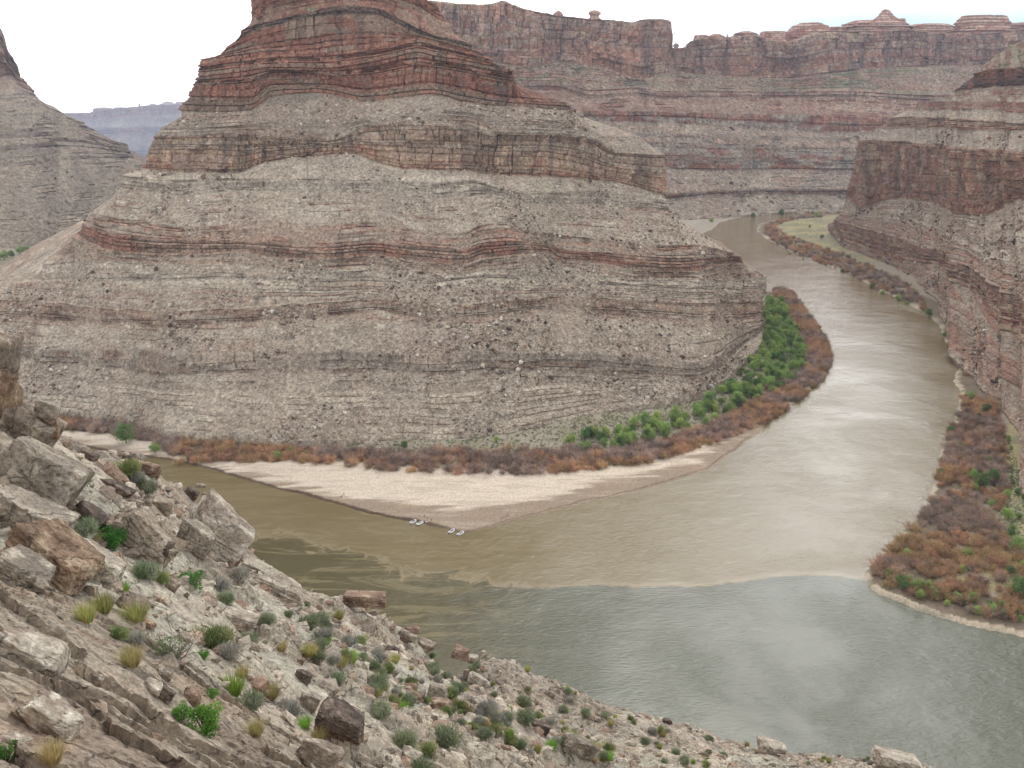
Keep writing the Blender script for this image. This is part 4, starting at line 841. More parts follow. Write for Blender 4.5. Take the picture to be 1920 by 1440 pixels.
sc2_ = n_.new('ShaderNodeVectorMath'); sc2_.operation = 'SCALE'; l_.new(oc_, sc2_.inputs[0]); l_.new(dk_.outputs[0], sc2_.inputs['Scale']); l_.new(sc2_.outputs[0], b_.inputs['Base Color'])
link('hillside', newmesh('hillside', np.stack([HX, HY, HZ], -1).reshape(-1, 3), grid_faces(len(hy), len(hx)), M_fore, cc.reshape(-1, 3).clip(.02, .85), smooth=False), kind='structure', label='stony near hillside falling to the river')

TB = [lin((164,148,130)), lin((140,126,112)), lin((182,168,150))]; ORG = [lin((168,142,118)), lin((144,120,100)), lin((182,162,138))]; DKB = [lin((112,98,88)), lin((88,78,72)), lin((140,124,110))]
GYB = [lin((164,152,136)), lin((140,129,115)), lin((188,176,158))]; WHB = [lin((190,178,160)), lin((160,144,128)), lin((208,198,182))]; RDB = [lin((156,130,112)), lin((134,110,94)), lin((176,154,134))]
def boulder(px, py, wpx, hpx, tilt, cols, label, depth=.8, k=4, seed=None, strata=.02, rough=.06, sink=.12, npl=9, cat='boulder', name='boulder', at=None, yaw=0):
    """a rock whose photo outline is about wpx by hpx, leaning by tilt degrees (clockwise in view)"""
    seed = seed or int(px*7+py); hit = on_hill(px, py+hpx*.38) if at is None else None
    for _d in range(4, 90, 4):
        if hit is None and at is None: hit = on_hill(px, py+hpx*.38+_d)
    if at is not None: x, y, z = [float(v) for v in PY(px, py, at)]
    elif hit is None: return None
    else:
        x, y, z = hit; xx, yy, zz = [float(v) for v in PY(px, py, y)]; x, z = xx, zz
    dist = math.sqrt(x*x+y*y+(H-z)**2); big = 1.22 if px < 480 and wpx > 60 and py < 1110 else 1.08; w_ = wpx/F*dist*big; h_ = hpx/F*dist*big
    P, Fc = rock_shape(k, seed, (w_*.62, w_*.62*depth, h_*.62), npl, rough, strata)
    c = rock_col(P/max(w_, h_), seed, cols, 2.2)
    R_ = np.array((Matrix.Rotation(math.radians(yaw), 3, 'Z') @ Matrix.Rotation(math.radians(tilt), 3, 'Y') @ Matrix.Rotation(math.radians(-12), 3, 'X')))
    o = link(name, newmesh(name, P@R_.T, Fc, M_fore, c), label=label, category=cat); o.location = (x, y+w_*.12, z-h_*.16); return o
for a in [
 (-8,655,66,120,10,TB,'tall grey capped rock at the left frame edge, top of the near cliff',.9,5,None,.05),
 (6,745,56,150,5,ORG,'orange cracked rock face below the grey cap at the left edge',.9,5,None,.05),
 (40,800,100,110,28,TB,'tan rock shoulder under the orange face at the left edge',1,5),
 (60,880,170,130,32,GYB,'big grey tan slab leaning right above the dark overhang',1,5),
 (88,766,50,46,20,GYB,'grey block jutting against the brown thicket at the left',.9,4),
 (98,800,28,40,10,ORG,'small orange block under the jutting grey one',.9,4),
 (40,965,150,90,30,GYB,'rounded grey slab with a dark overhang under it at the left',1,5),
 (80,1040,150,110,42,ORG,'orange brown cracked rock below the overhanging slab',.9,5,None,.05),
 (28,1068,120,62,32,GYB,'flat grey slab with dark broken end near the left edge',1,5,None,.05),
 (162,1052,120,72,38,WHB,'pale pitted boulder leaning right of the orange rock',.9,5,None,.04),
 (252,1000,150,100,48,TB,'large leaning boulder with dark streaked side above the green bush',.7,5,None,.04),
 (292,1035,50,80,30,DKB,'dark rounded end of the large leaning boulder',.9,4),
 (160,965,70,46,35,DKB,'dark low boulder left of the large leaning one',.9,4),
 (366,1004,80,56,35,GYB,'smooth slanting block beside the river edge outcrop',.9,5),
 (396,992,150,112,36,WHB,'white pitted outcrop overlooking the river',.9,5,None,.05),
 (430,1034,60,44,25,RDB,'orange base of the white outcrop by the river',.9,4),
 (518,1102,120,44,26,WHB,'white banded log-like outcrop above the pale slope',.8,5,None,.07),
 (478,1068,70,36,24,WHB,'white broken rock at the upper end of the banded outcrop',.8,4,None,.05),
 (683,1124,104,32,8,RDB,'long flat brown block lying on the skyline of the slope by the water',.6,5,None,.04),
 (445,1163,90,34,18,WHB,'layered pale rock with a dark hollow under it',.9,5,None,.08),
 (638,1355,118,62,33,DKB,'big dark streaked boulder on the lower slope',.8,5,None,.05),
 (578,1312,46,46,20,GYB,'squarish grey block at the top of the dark streaked boulder',.8,4),
 (592,1414,86,60,28,TB,'tan boulder at the bottom of the frame left of centre',.8,5),
 (818,1300,52,48,6,GYB,'pale block split by a vertical crack on the middle slope',.8,4),
 (828,1322,50,34,10,RDB,'orange brown footing of the cracked pale block',.8,4),
 (899,1276,58,22,32,WHB,'tilted stack of thin pale plates near the skyline',.6,4,None,.09),
 (874,1262,14,28,5,TB,'small upright block beside the tilted plates',.8,3),
 (1012,1363,56,28,20,DKB,'dark brown block on the lower right slope',.8,4),
 (1085,1400,78,44,22,GYB,'broad grey boulder half buried on the lower right slope',.9,5),
 (862,1222,44,30,15,RDB,'brown hump of rock on the skyline of the middle slope',.8,4),
 (885,1236,30,18,5,WHB,'pale square stone right of the brown hump',.8,3),
 (905,1226,18,16,15,WHB,'small pale knob on the skyline past the square stone',.8,3),
 (760,1192,46,20,22,TB,'long tan block on the skyline below the flat brown one',.8,4),
 (772,1180,34,16,10,RDB,'small reddish block behind the long tan one',.8,3),
 (735,1218,34,20,15,DKB,'dark small boulder below the long tan block',.8,3),
 (800,1210,40,20,14,TB,'pair of tan stones on the skyline of the middle slope',.8,3),
 (358,922,34,26,35,DKB,'dark oblong block above the river edge outcrop, left of two',.8,4),
 (386,930,28,18,25,RDB,'brown oblong block above the river edge outcrop, right of two',.8,4),
 (376,910,22,10,5,GYB,'thin flat stone capping the two oblong blocks',.8,3),
 (276,876,46,34,18,RDB,'reddish broken rock on the skyline above the left beach',.8,4,None,.05),
 (238,858,40,14,-4,DKB,'dark flat slab on the skyline above the left beach',.8,4),
 (290,882,24,26,20,RDB,'small cracked rock at the right end of the skyline group',.8,3),
 (216,892,62,18,48,RDB,'brown long narrow boulder lying down the slope, upper of two',.7,4),
 (218,915,64,20,30,DKB,'brown long narrow boulder lying down the slope, lower of two',.7,4),
 (158,850,54,18,32,DKB,'dark long slab at the top of the gravel chute',.7,4),
 (276,935,22,26,10,GYB,'upright grey block below the small sage bush',.8,3),
 (302,945,50,34,25,TB,'low tan rock right of the upright grey block',.9,4),
 (282,1286,50,24,25,WHB,'flat white topped plate resting on the bedrock',.8,4),
 (307,1262,30,32,10,GYB,'grey block behind the white topped plate',.8,4),
 (305,1300,46,26,20,DKB,'slab with a dark hollow beneath it on the bedrock edge',.8,4),
 (357,1306,40,34,15,RDB,'pinkish angular block above the leafy green bush',.8,4),
 (270,1168,46,14,25,ORG,'thin tan slab above the bare grey bush',.8,4),
 (170,1105,26,30,6,TB,'upright small block below the pale pitted boulder',.8,4),
 (228,1122,20,12,5,RDB,'small reddish stone right of the upright block',.8,3),
 (178,1268,40,32,28,GYB,'loose block lying on the near bedrock slab',.8,4),
 (320,1095,34,30,30,TB,'pale block left of the round green bush',.8,4),
 (450,1200,26,18,25,TB,'small tan block below the layered pale rock',.8,3),
 (470,1212,30,12,30,WHB,'thin pale sliver right of the small tan block',.8,3),
 (566,1268,40,28,25,DKB,'dark tipped block above the squarish grey block',.8,4),
 (1690,1430,96,32,14,WHB,'pale rock knob on the skyline at the lower right',.9,5,None,.05),
 (1448,1400,56,24,8,WHB,'low pale rock on the skyline of the lower right slope',.9,4),
 (1252,1352,24,12,5,DKB,'small dark block on the skyline right of centre',.8,3),
 (770,1420,44,30,20,GYB,'grey slab at the bottom edge right of the tan boulder',.8,4),
 (1030,1300,26,14,15,TB,'small tan block near the skyline of the lower slope',.8,3),
 (905,1350,30,16,18,TB,'tan block beside the grey sage above the dark brown block',.8,3),
 (870,1325,34,24,14,RDB,'brown block right of the cracked pale block',.8,4),
 (345,1195,36,18,28,TB,'tan stone just above the large brown green grass clump',.8,3),
 (60,1225,150,50,36,WHB,'pale smooth hump on the near bedrock slab, upper of two',.9,5),
 (90,1350,130,60,38,WHB,'pale smooth hump on the near bedrock slab, lower of two',.9,5),
 (25,1388,50,24,20,WHB,'small white stone near the bottom left corner',.8,4),
]:
    px, py, w_, h_, tilt, cols, lab = a[:7]; rest = a[7:]
    boulder(px, py, w_, h_, tilt, cols, lab, depth=rest[0] if rest else .8, k=rest[1] if len(rest) > 1 else 4, strata=rest[3] if len(rest) > 3 else .02,
            at=(46 if px < 100 and py < 830 else None), name='rock_outcrop' if w_ > 95 and px < 560 else 'boulder', cat='outcrop' if w_ > 95 and px < 560 else 'boulder')
# loose stones on the near slope
rs1 = np.random.RandomState(88)
m_ = 90000; sx_ = rs1.uniform(-42, 75, m_); sy_ = rs1.uniform(12, 124, m_); sz_ = bil(sx_, sy_); dd2 = np.sqrt(sx_**2+sy_**2+(H-sz_)**2)
nm = sm(5, -2, sx_+.42*(sy_-14))*sm(34, 26, sy_); ppx, ppy = project(sx_, sy_, sz_)
ok = (ppx > -60)&(ppx < 1980)&(ppy > 700)&(ppy < 1500)&(rs1.rand(m_) > nm*.93)&(rs1.rand(m_) < .35+.65*sm(-.3, .3, fbm(sx_/4, sy_/4, o=3, s=650)))
Pn = np.stack([sx_, sy_, sz_], 1)[ok]
stones('stone_rubble', Pn, (.085*(rs1.pareto(1.6, len(Pn))+.5).clip(0, 8)), 90, [TB[0], TB[1], TB[2], GYB[0], GYB[2], WHB[0], RDB[0], RDB[2], DKB[2]], 'broken stones covering the near hillside', M_fore, flat=.5)

# shrubs of the near slope
def sage_geo(seed, r=.55, tone=SAGE, n=14, per=130, ln=.17, wd=.014, up=.6):
    rs = np.random.RandomState(seed); a = rs.rand(n)*6.28; q = rs.rand(n)**.5*r*.6
    cen = np.stack([np.cos(a)*q, np.sin(a)*q, rs.uniform(.25, .6, n)*r*1.2], 1)
    lf = blades(rs, cen, np.full((n, 3), r*.42), per, ln, wd, [np.array(tone[rs.randint(len(tone))])*rs.uniform(.8, 1.15) for _ in range(n)], up)
    st = []
    for i in range(n): v, f = tube([(0, 0, -.05), cen[i]*.5, cen[i]+np.array([0, 0, r*.2])], [.02, .014, .005], 4); st.append((v, f, lin((112,100,88))))
    return lf, join(st)
def grass_geo(seed, r=.3, h=.55, n=420, tone=None):
    rs = np.random.RandomState(seed); tone = tone or [lin((158,172,96)), lin((184,176,118)), lin((140,156,86)), lin((202,184,132))]
    a = rs.rand(n)*6.28; q = rs.rand(n)**.6*r*.5; base = np.stack([np.cos(a)*q, np.sin(a)*q, 0*a], 1); lean = np.stack([np.cos(a), np.sin(a), 0*a], 1)*rs.uniform(0, .65, (n, 1))*h
    tipp = base+lean+np.stack([0*a, 0*a, h*rs.uniform(.6, 1.1, n)], 1); sd_ = np.stack([-np.sin(a), np.cos(a), 0*a], 1)*.011
    V = np.stack([base-sd_, base+sd_, tipp], 1).reshape(-1, 3); c = np.array(tone)[rs.randint(0, len(tone), n)]*rs.uniform(.75, 1.25, (n, 1))
    return V, np.arange(3*n).reshape(-1, 3), np.repeat(c, 3, 0)
def leafy_geo(seed, r=.8, tone=None):
    rs = np.random.RandomState(seed); tone = tone or [lin((118,162,70)), lin((100,146,62)), lin((138,178,84))]
    n = 16; d = rs.normal(size=(n, 3)); d /= np.linalg.norm(d, axis=1)[:, None]; cen = d*np.array([r*.75, r*.75, r*.5])*rs.uniform(.4, 1, (n, 1))+np.array([0, 0, r*.62])
    lf = blades(rs, cen, np.full((n, 3), r*.26), 110, .085, .03, [np.array(tone[rs.randint(3)]) for _ in range(n)], .25)
    st = [(*tube([(0, 0, -.1), c*.5, c], [.03, .02, .008], 4), lin((104,92,80))) for c in cen]
    return lf, join(st)
def twig_geo(seed, r=1.0):
    rs = np.random.RandomState(seed); st = []; lf = blades(rs, [(0, 0, r*.6)], [(r*.5, r*.5, r*.35)], 260, .07, .022, [lin((92,124,58))], .3)
    for i in range(46):
        a = rs.rand()*6.28; e = rs.uniform(.25, 1.35); d = Vector((math.cos(a)*math.cos(e), math.sin(a)*math.cos(e), math.sin(e))); L_ = r*rs.uniform(.7, 1.15); pts = [Vector((0, 0, -.05))]
        for s_ in range(4): d = (d+Vector(rs.normal(size=3))*.22).normalized(); pts.append(pts[-1]+d*L_/4)
        st.append((*tube(pts, [.022, .018, .013, .009, .004], 4), lin((128,120,114))*rs.uniform(.6, 1.2)))
        for q in range(3): b0 = pts[2+q % 3]; e2 = b0+(d+Vector(rs.normal(size=3))*.6).normalized()*L_*.35; st.append((*tube([b0, e2], [.009, .003], 3), lin((140,132,126))*rs.uniform(.6, 1.2)))
    return lf, join(st)
def mk(geo): (v, f, c), (tv, tf, tcc) = geo; return newmesh('foliage', v, f, M_leaf, c), newmesh('stems', tv, tf, M_twig, tcc)
GSG = [lin((150,158,128)), lin((166,168,146)), lin((134,148,110))]; GRY_S = [lin((164,162,154)), lin((146,146,138)), lin((178,174,162))]; OLV = [lin((146,158,106)), lin((160,164,116)), lin((132,146,96))]
sages = [mk(sage_geo(300, tone=GSG)), mk(sage_geo(301, tone=GSG)), mk(sage_geo(302, tone=GRY_S)), mk(sage_geo(303, tone=OLV))]
leafy = [mk(leafy_geo(310)), mk(leafy_geo(311, tone=[lin((90,134,66)), lin((80,120,60)), lin((106,148,74))]))]; twig = mk(twig_geo(320))
grs = [newmesh('grass_tuft', *grass_geo(330)[:2], M_leaf, grass_geo(330)[2]), newmesh('grass_tuft', *grass_geo(331)[:2], M_leaf, grass_geo(331, tone=[lin((206,188,140)), lin((192,174,126)), lin((176,172,112))])[2]), newmesh('grass_tuft', *grass_geo(332)[:2], M_leaf, grass_geo(332, tone=[lin((142,176,76)), lin((162,188,92))])[2])]
def shrub(px, py, wpx, kind, label, group=None, xyz=None, stretch=1.0):
    p = xyz or on_hill(px, py+wpx*.25)
    for _d in range(4, 60, 4): p = p or on_hill(px, py+wpx*.25+_d)
    if p is None: return
    dist = math.sqrt(p[0]**2+p[1]**2+(H-p[2])**2); w_ = wpx/F*dist if wpx else rs1.uniform(.5, 1.1)
    rz = rs1.rand()*6.28; loc = (p[0], p[1], p[2]-.03)
    if kind[0] == 'g':
        o = link('grass_tuft', grs[int(kind[1])], label=label, category='grass tuft'); s_ = w_/.62
        o.location = loc; o.rotation_euler = (0, 0, rz); o.scale = (s_, s_, s_*.9)
    else:
        ms, nm_, r = {'s': (sages[int(kind[1]) % 4], 'sage_shrub', .58), 'l': (leafy[int(kind[1]) % 2], 'leafy_shrub', .95), 't': (twig, 'bare_shrub', 1.0)}[kind[0]]
        o = empty(nm_, loc, rz, label=label, category='shrub'); s_ = w_/(2*r); o.scale = (s_, s_, s_*stretch); link('foliage', ms[0], o); link('stems', ms[1], o)
    if group: o['group'] = group
for a in [
 (150,900,46,'s1','grey green sage in the gravel chute at the left'),(240,878,56,'s3','green topped sage among the skyline rocks above the left beach'),(258,896,40,'s2','grey twiggy sage under the skyline rocks'),(276,915,46,'s0','sage above the upright grey block'),
 (215,1010,80,'l1','dark green shrub tucked under the large leaning boulder'),(358,1088,70,'l1','round dark green shrub right of the dark boulder end'),(275,1070,58,'s0','grey green sage below the pale boulder, left of two'),(302,1084,40,'s3','olive sage right of the grey green one below the boulder'),
 (450,1078,40,'s2','grey bush on top of the white broken rock'),(412,1096,46,'s2','grey bush right of the round dark green shrub'),(425,1122,46,'s0','sage below the grey bush at the banded outcrop'),(122,975,46,'s3','olive sage below the dark overhang, left of two'),(160,990,56,'s0','sage with straw grass below the dark overhang'),
 (190,1015,26,'g1','straw coloured grass beside the dark green shrub'),(162,1156,40,'g0','yellow green grass tuft, leftmost on the bedrock edge'),(195,1138,42,'g0','yellow green grass tuft second along the bedrock edge'),(256,1160,50,'g0','big bright grass tuft above the bare bush'),(231,1104,28,'g2','green grass at the foot of the pale boulder'),
 (222,1188,44,'s3','olive bush between the two grass tufts and the bare bush'),(252,1198,46,'s2','grey leafless bush left of the big bare bush'),(246,1238,46,'g1','golden grass tuft below the bare grey bush'),
 (322,1215,116,'t0','large bare grey twig bush with a little green in it'),(400,1196,80,'s3','tall olive green bush right of the bare twig bush'),(383,1228,36,'l0','bright leafy shrub between the twig bush and the olive bush'),(432,1222,52,'s2','grey bush behind the pale angular stones'),
 (385,1348,110,'l0','bright leafy green shrub below the pinkish block'),(340,1335,56,'l0','small bright leafy shrub left of the larger one'),(398,1300,40,'l0','sparse leafy shrub above the larger bright one'),
 (12,1412,66,'l1','leafy dark green shrub in the bottom left corner'),(438,1292,44,'g2','bright green grass beside the grey sage'),(470,1316,58,'s0','grey sage right of the bright green grass'),(542,1328,54,'s2','grey sage left of the squarish grey block'),(455,1262,26,'g1','pale straw tuft below the olive bush'),
 (571,1358,28,'g2','bright lime green grass tuft left of the dark boulder'),(598,1384,34,'g1','pale green tuft right of the lime green one'),(578,1168,54,'s0','grey green sage on the pale slope below the banded outcrop'),(606,1188,44,'s2','grey sage just below the other on the pale slope'),
 (601,1160,40,'s0','green sage higher on the pale slope'),(636,1156,22,'g0','small tuft by the long flat brown block'),(613,1200,24,'g2','bright tuft under the two sages'),(678,1202,36,'s3','olive sage in the middle of the pale slope'),(617,1224,24,'s3','small olive bush left of the middle sage'),
 (708,1281,48,'s1','round grey sage in the middle of the slope'),(700,1258,30,'s0','small sage just above the round grey one'),(772,1278,32,'s3','olive sage left of the cracked pale block'),(845,1300,36,'s3','olive bush at the right side of the cracked pale block'),(812,1250,30,'s0','dark sage near the skyline above the cracked pale block'),
 (912,1328,50,'s2','grey sage right of the cracked pale block'),(950,1346,36,'s0','grey green sage next to the grey one on its right'),(983,1316,38,'s0','green sage near the skyline of the lower slope'),(986,1344,42,'s1','sage below the skyline sage'),
 (762,1388,62,'s0','grey green sage near the bottom, left of the big pair'),(838,1382,64,'s1','wide grey green sage near the bottom, right of the pair'),(800,1404,44,'s3','olive sage between the two near the bottom'),(790,1436,50,'s1','sage at the bottom frame edge'),
 (955,1378,22,'g2','bright green round tuft left of the dark brown block'),(850,1388,22,'g1','pale tuft beside the wide sage'),(1034,1400,22,'g2','bright green tuft at the broad grey boulder'),(1060,1395,36,'s0','sage by the broad grey boulder'),(1140,1400,30,'s3','olive sage right of the broad grey boulder'),
 (600,1210,26,'s1','small grey sage left of the bright tuft'),(510,1300,34,'g1','dry straw tuft left of the grey sage'),(640,1248,26,'g1','straw tuft on the middle slope'),(480,1370,36,'g1','straw tuft near the leafy shrub'),(100,1420,46,'g1','straw grass in a crack of the near bedrock')]: shrub(*a)
sc = 0
for i in range(900):
    px, py = rs1.uniform(460, 1840), rs1.uniform(1080, 1438); p = on_hill(px, py)
    if p is None or rs1.rand() > sm(-.45, .35, float(fbm(np.array([p[0]/9]), np.array([p[1]/9]), o=2, s=660)[0])): continue
    if px < 700 and rs1.rand() < .5: continue
    k = rs1.choice(['s0', 's1', 's2', 's3', 'g0', 'g1', 'g2'], p=[.22, .18, .14, .14, .14, .14, .04])
    lab = {'s0': 'small grey-green sage bush among the stones of the lower slope', 's1': 'small grey-green sage bush among the stones of the lower slope', 's2': 'small grey twiggy bush among the stones of the lower slope', 's3': 'small olive bush among the stones of the lower slope',
           'g0': 'small yellow-green grass tuft among the stones of the lower slope', 'g1': 'small straw grass tuft among the stones of the lower slope', 'g2': 'small bright green grass tuft among the stones of the lower slope'}[k]
    zone_ = ('under the skyline' if py < 1105+(px-460)*.27+45 else 'on the middle' if py < 1330 else 'near the bottom edge')+(' left of the cracked pale block' if px < 780 else ' right of the cracked pale block' if px < 1100 else ' at the lower right')
    lab = lab.split(' among')[0]+' '+zone_.replace('on the middle', 'halfway down the slope')
    d_ = math.sqrt(p[0]**2+p[1]**2+(H-p[2])**2); size = rs1.uniform(.35, .85) if k[0] == 'g' else rs1.uniform(.5, 1.4)
    shrub(px, py, size*F/d_, k, lab, group=lab+' group', xyz=p); sc += 1
    if sc >= 300: break

# ---------------------------------------------------------------- rafts, people, camp on the sandbar
M_white = flat_mat('raft_fabric', (232,232,228), .45); M_dark = flat_mat('raft_floor', (70,74,80), .6); M_gear = flat_mat('gear_dark', (40,40,46), .7); M_blue = flat_mat('gear_blue', (58,84,124), .6)
M_yel = flat_mat('gear_yellow', (206,204,96), .6); M_red = flat_mat('cloth_red', (176,64,50), .8); M_skin = flat_mat('skin', (178,132,104), .6); M_blk = flat_mat('cloth_black', (42,40,44), .85); M_wood = flat_mat('oar_wood', (196,176,138), .5); M_metal = flat_mat('frame_metal', (150,152,154), .35, .8)
def raft(px, py, ang, label, short, gear, white=M_white):
    x, y, _ = [float(v) for v in GZ(px, py, .3)]
    for _ in range(12):
        d0 = float(shore(np.array([x]), np.array([y]))[0][0])
        if d0 < -1.3: break
        x -= .12; y -= .42
    r = empty('inflatable_raft', (x, y, .06), math.radians(ang), label=label, category='raft', group='rafts drawn up at the tip of the sandbar')
    pts = []
    for i in range(40):
        a = i/40*6.2832; pts.append((2.35*math.copysign(abs(math.cos(a))**.62, math.cos(a)), .86*math.copysign(abs(math.sin(a))**.8, math.sin(a)), .3+.32*abs(math.cos(a))**6))
    pts += [pts[0], pts[1]]; v, f = tube(pts, [.27]*len(pts), 8); link('tube', newmesh('tube', v, f, white, None, True), r)
    a = np.linspace(0, 6.2832, 33)[:-1]; V = np.array([(0, 0, .14)]+[(2.2*math.cos(q), .8*math.sin(q), .14) for q in a]); V = np.concatenate([V, V-[0, 0, .1]])
    n_ = 32; Fc = np.array([[0, 1+i, 1+(i+1) % n_] for i in range(n_)]+[[33, 34+(i+1) % n_, 34+i] for i in range(n_)]); link('floor', newmesh('floor', V, Fc, M_dark), r)
    for cx in (-.75, .75): v, f = tube([(cx, -.85, .42), (cx, .85, .42)], [.2, .2], 8); link('thwart', newmesh('thwart', v, f, white, None, True), r)
    fr = [(*tube([(-.5, s, .62), (.6, s, .62)], [.03, .03], 6), 1) for s in (-.8, .8)]+[(*tube([(q, -.8, .62), (q, .8, .62)], [.03, .03], 6), 1) for q in (-.5, .05, .6)]
    off = 0; VV, FF = [], []
    for v, f, _k in fr: VV.append(v); FF.append(f+off); off += len(v)
    link('rowing_frame', newmesh('rowing_frame', np.concatenate(VV), np.concatenate(FF), M_metal), r)
    for s in (-1, 1): v, f = tube([(.1, .35*s, .8), (-.5, 1.5*s, .55), (-1.2, 2.3*s, .3)], [.03, .03, .03], 5); link('oar', newmesh('oar', v, f, M_wood), r)
    rs = np.random.RandomState(int(px))
    for (gx_, gy_, gs, mt, nm_) in gear:
        P, Fc = rock_shape(3, int(abs(gx_*100)+px), (gs*.7, gs*.6, gs*.5), 3, .01, 0, 12); o = link(nm_, newmesh(nm_, P, Fc, mt, None, True), label='%s in the %s' % (('dark ' if mt is M_gear else 'blue ' if mt is M_blue else 'yellow ' if mt is M_yel else 'white ')+nm_.replace('_', ' '), short), category=nm_.replace('_', ' ')); m4 = Matrix.Translation((x, y, .06)) @ Matrix.Rotation(math.radians(ang), 4, 'Z')
        o.location = m4 @ Vector((gx_, gy_, .62+gs*.2)); o.rotation_euler = (0, 0, math.radians(ang))
    r.scale = (1.08,)*3; return r
A_ = 62
raft(779, 973.5, A_, 'white raft farthest left of the four at the sandbar', 'leftmost raft at the sandbar', [(.25, .1, .7, M_gear, 'dry_bag'), (.95, .2, .5, M_blue, 'gear_box')])
raft(791, 977.5, A_-3, 'white raft second from the left with a figure at its bow', 'second raft from the left', [(.1, 0, .45, M_yel, 'cooler_box'), (-.2, .3, .4, M_gear, 'gear_box')])
raft(851, 991, A_+2, 'white raft left of the yellow topped one at the sandbar tip', 'third raft from the left', [(.2, 0, .6, M_blue, 'gear_box'), (.8, -.2, .45, M_gear, 'dry_bag')])
raft(863.5, 1000, A_-6, 'grey and white raft with a yellow cover at the very tip', 'rightmost raft at the sandbar tip', [(1.1, 0, .75, M_yel, 'rolled_cover'), (-.6, .1, .5, M_white, 'cooler_box'), (.2, 0, .5, M_gear, 'dry_bag')])
def person(px, py, pose, face, label, top, legs, z=None):
    x, y, _ = [float(v) for v in GZ(px, py, .6)]; z = float(ground_h(np.array([x]), np.array([y]))[0]) if z is None else z
    J = {'stand': dict(p=(0,0,.92), c=(0,.02,1.32), n=(0,.02,1.48), h=(0,.04,1.64), kl=(-.11,.04,.5), fl=(-.13,0,.06), kr=(.11,.02,.5), fr=(.13,.06,.06), el=(-.27,.02,1.12), hl=(-.29,.16,.9), er=(.27,.02,1.12), hr=(.29,.14,.9)),
         'bend': dict(p=(0,-.1,.86), c=(0,.28,1.06), n=(0,.42,1.1), h=(0,.56,1.1), kl=(-.12,.0,.48), fl=(-.14,0,.06), kr=(.12,.02,.48), fr=(.14,.05,.06), el=(-.24,.42,.82), hl=(-.18,.52,.58), er=(.24,.42,.82), hr=(.18,.52,.58)),
         'sit': dict(p=(0,0,.16), c=(0,-.1,.55), n=(0,-.1,.72), h=(0,-.06,.87), kl=(-.14,.38,.42), fl=(-.14,.62,.06), kr=(.14,.36,.44), fr=(.16,.6,.06), el=(-.26,.08,.42), hl=(-.16,.3,.46), er=(.26,.06,.42), hr=(.16,.28,.48)),
         'walk': dict(p=(0,0,.9), c=(0,.06,1.3), n=(0,.08,1.46), h=(0,.12,1.62), kl=(-.1,.2,.5), fl=(-.11,.3,.07), kr=(.1,-.06,.5), fr=(.11,-.34,.1), el=(-.26,-.08,1.1), hl=(-.28,-.14,.86), er=(.26,.16,1.12), hr=(.27,.34,.96))}[pose]
    vs = ['p','c','n','h','kl','fl','kr','fr','el','hl','er','hr']; ed = [('p','c'),('c','n'),('n','h'),('p','kl'),('kl','fl'),('p','kr'),('kr','fr'),('c','el'),('el','hl'),('c','er'),('er','hr')]
    rad = dict(p=.15, c=.17, n=.06, h=.105, kl=.07, fl=.05, kr=.07, fr=.05, el=.05, hl=.035, er=.05, hr=.035)
    me = bpy.data.meshes.new('person'); me.from_pydata([J[k] for k in vs], [(vs.index(a), vs.index(b_)) for a, b_ in ed], []); o = bpy.data.objects.new('person', me); C.objects.link(o)
    sk = o.modifiers.new('skin', 'SKIN'); o.modifiers.new('sub', 'SUBSURF').levels = 1
    for i, k in enumerate(vs): me.skin_vertices[0].data[i].radius = (rad[k],)*2
    me.skin_vertices[0].data[0].use_root = True
    dg = bpy.context.evaluated_depsgraph_get(); ev = o.evaluated_get(dg); m2 = bpy.data.meshes.new_from_object(ev); o.modifiers.clear(); o.data = m2
    for mt in (legs, top, M_skin): m2.materials.append(mt)
    Jp, Jn = np.array(J['p']), np.array(J['n'])
    for p in m2.polygons:
        c = np.array(p.center[:]); d = (c-Jp)@(Jn-Jp)/np.linalg.norm(Jn-Jp)**2
        hand = min(np.linalg.norm(c-np.array(J['hl'])), np.linalg.norm(c-np.array(J['hr']))) < .16
        p.material_index = 2 if (np.linalg.norm(c-np.array(J['h'])) < .15 or hand) else (1 if d > .12 and np.linalg.norm(c-np.array(J['kl'])) > .2 and np.linalg.norm(c-np.array(J['kr'])) > .2 else 0); p.use_smooth = True
    P, Fc = rock_shape(2, 5, (.17, .17, .12), 0, .02, 0); hr = link('hair', newmesh('hair', P, Fc, M_blk, None, True), o); hr.location = (J['h'][0], J['h'][1]-.02, J['h'][2]+.07)
    o.location = (x, y, z); o.rotation_euler = (0, 0, math.radians(face)); o['label'] = label; o['category'] = 'person'; return o
person(796.5, 971, 'bend', 160, 'person in black stooping at the bow of the second raft', M_blk, M_blk)
person(801.5, 975.5, 'stand', 100, 'person in dark clothes standing just right of the second raft', M_blk, M_blk)
person(808.5, 978.5, 'walk', 60, 'person in dark clothes walking on the wet sand right of the rafts', M_blk, M_gear)
person(641.5, 931.5, 'sit', 200, 'person sitting in dark clothes on the wet sand at the left', M_blk, M_gear)
person(645, 930.5, 'stand', 170, 'person standing in brown beside the sitter on the sandbar', flat_mat('cloth_brown', (110,92,74), .8), M_gear)
person(943, 970, 'sit', 140, 'person in red sitting left of the group by the right shore', M_red, M_gear)
person(948, 969, 'sit', 200, 'person in red sitting in the middle of the group by the right shore', M_red, M_blk)
person(952, 968, 'stand', 180, 'person in dark clothes standing right in the group by the shore', M_blk, M_red)
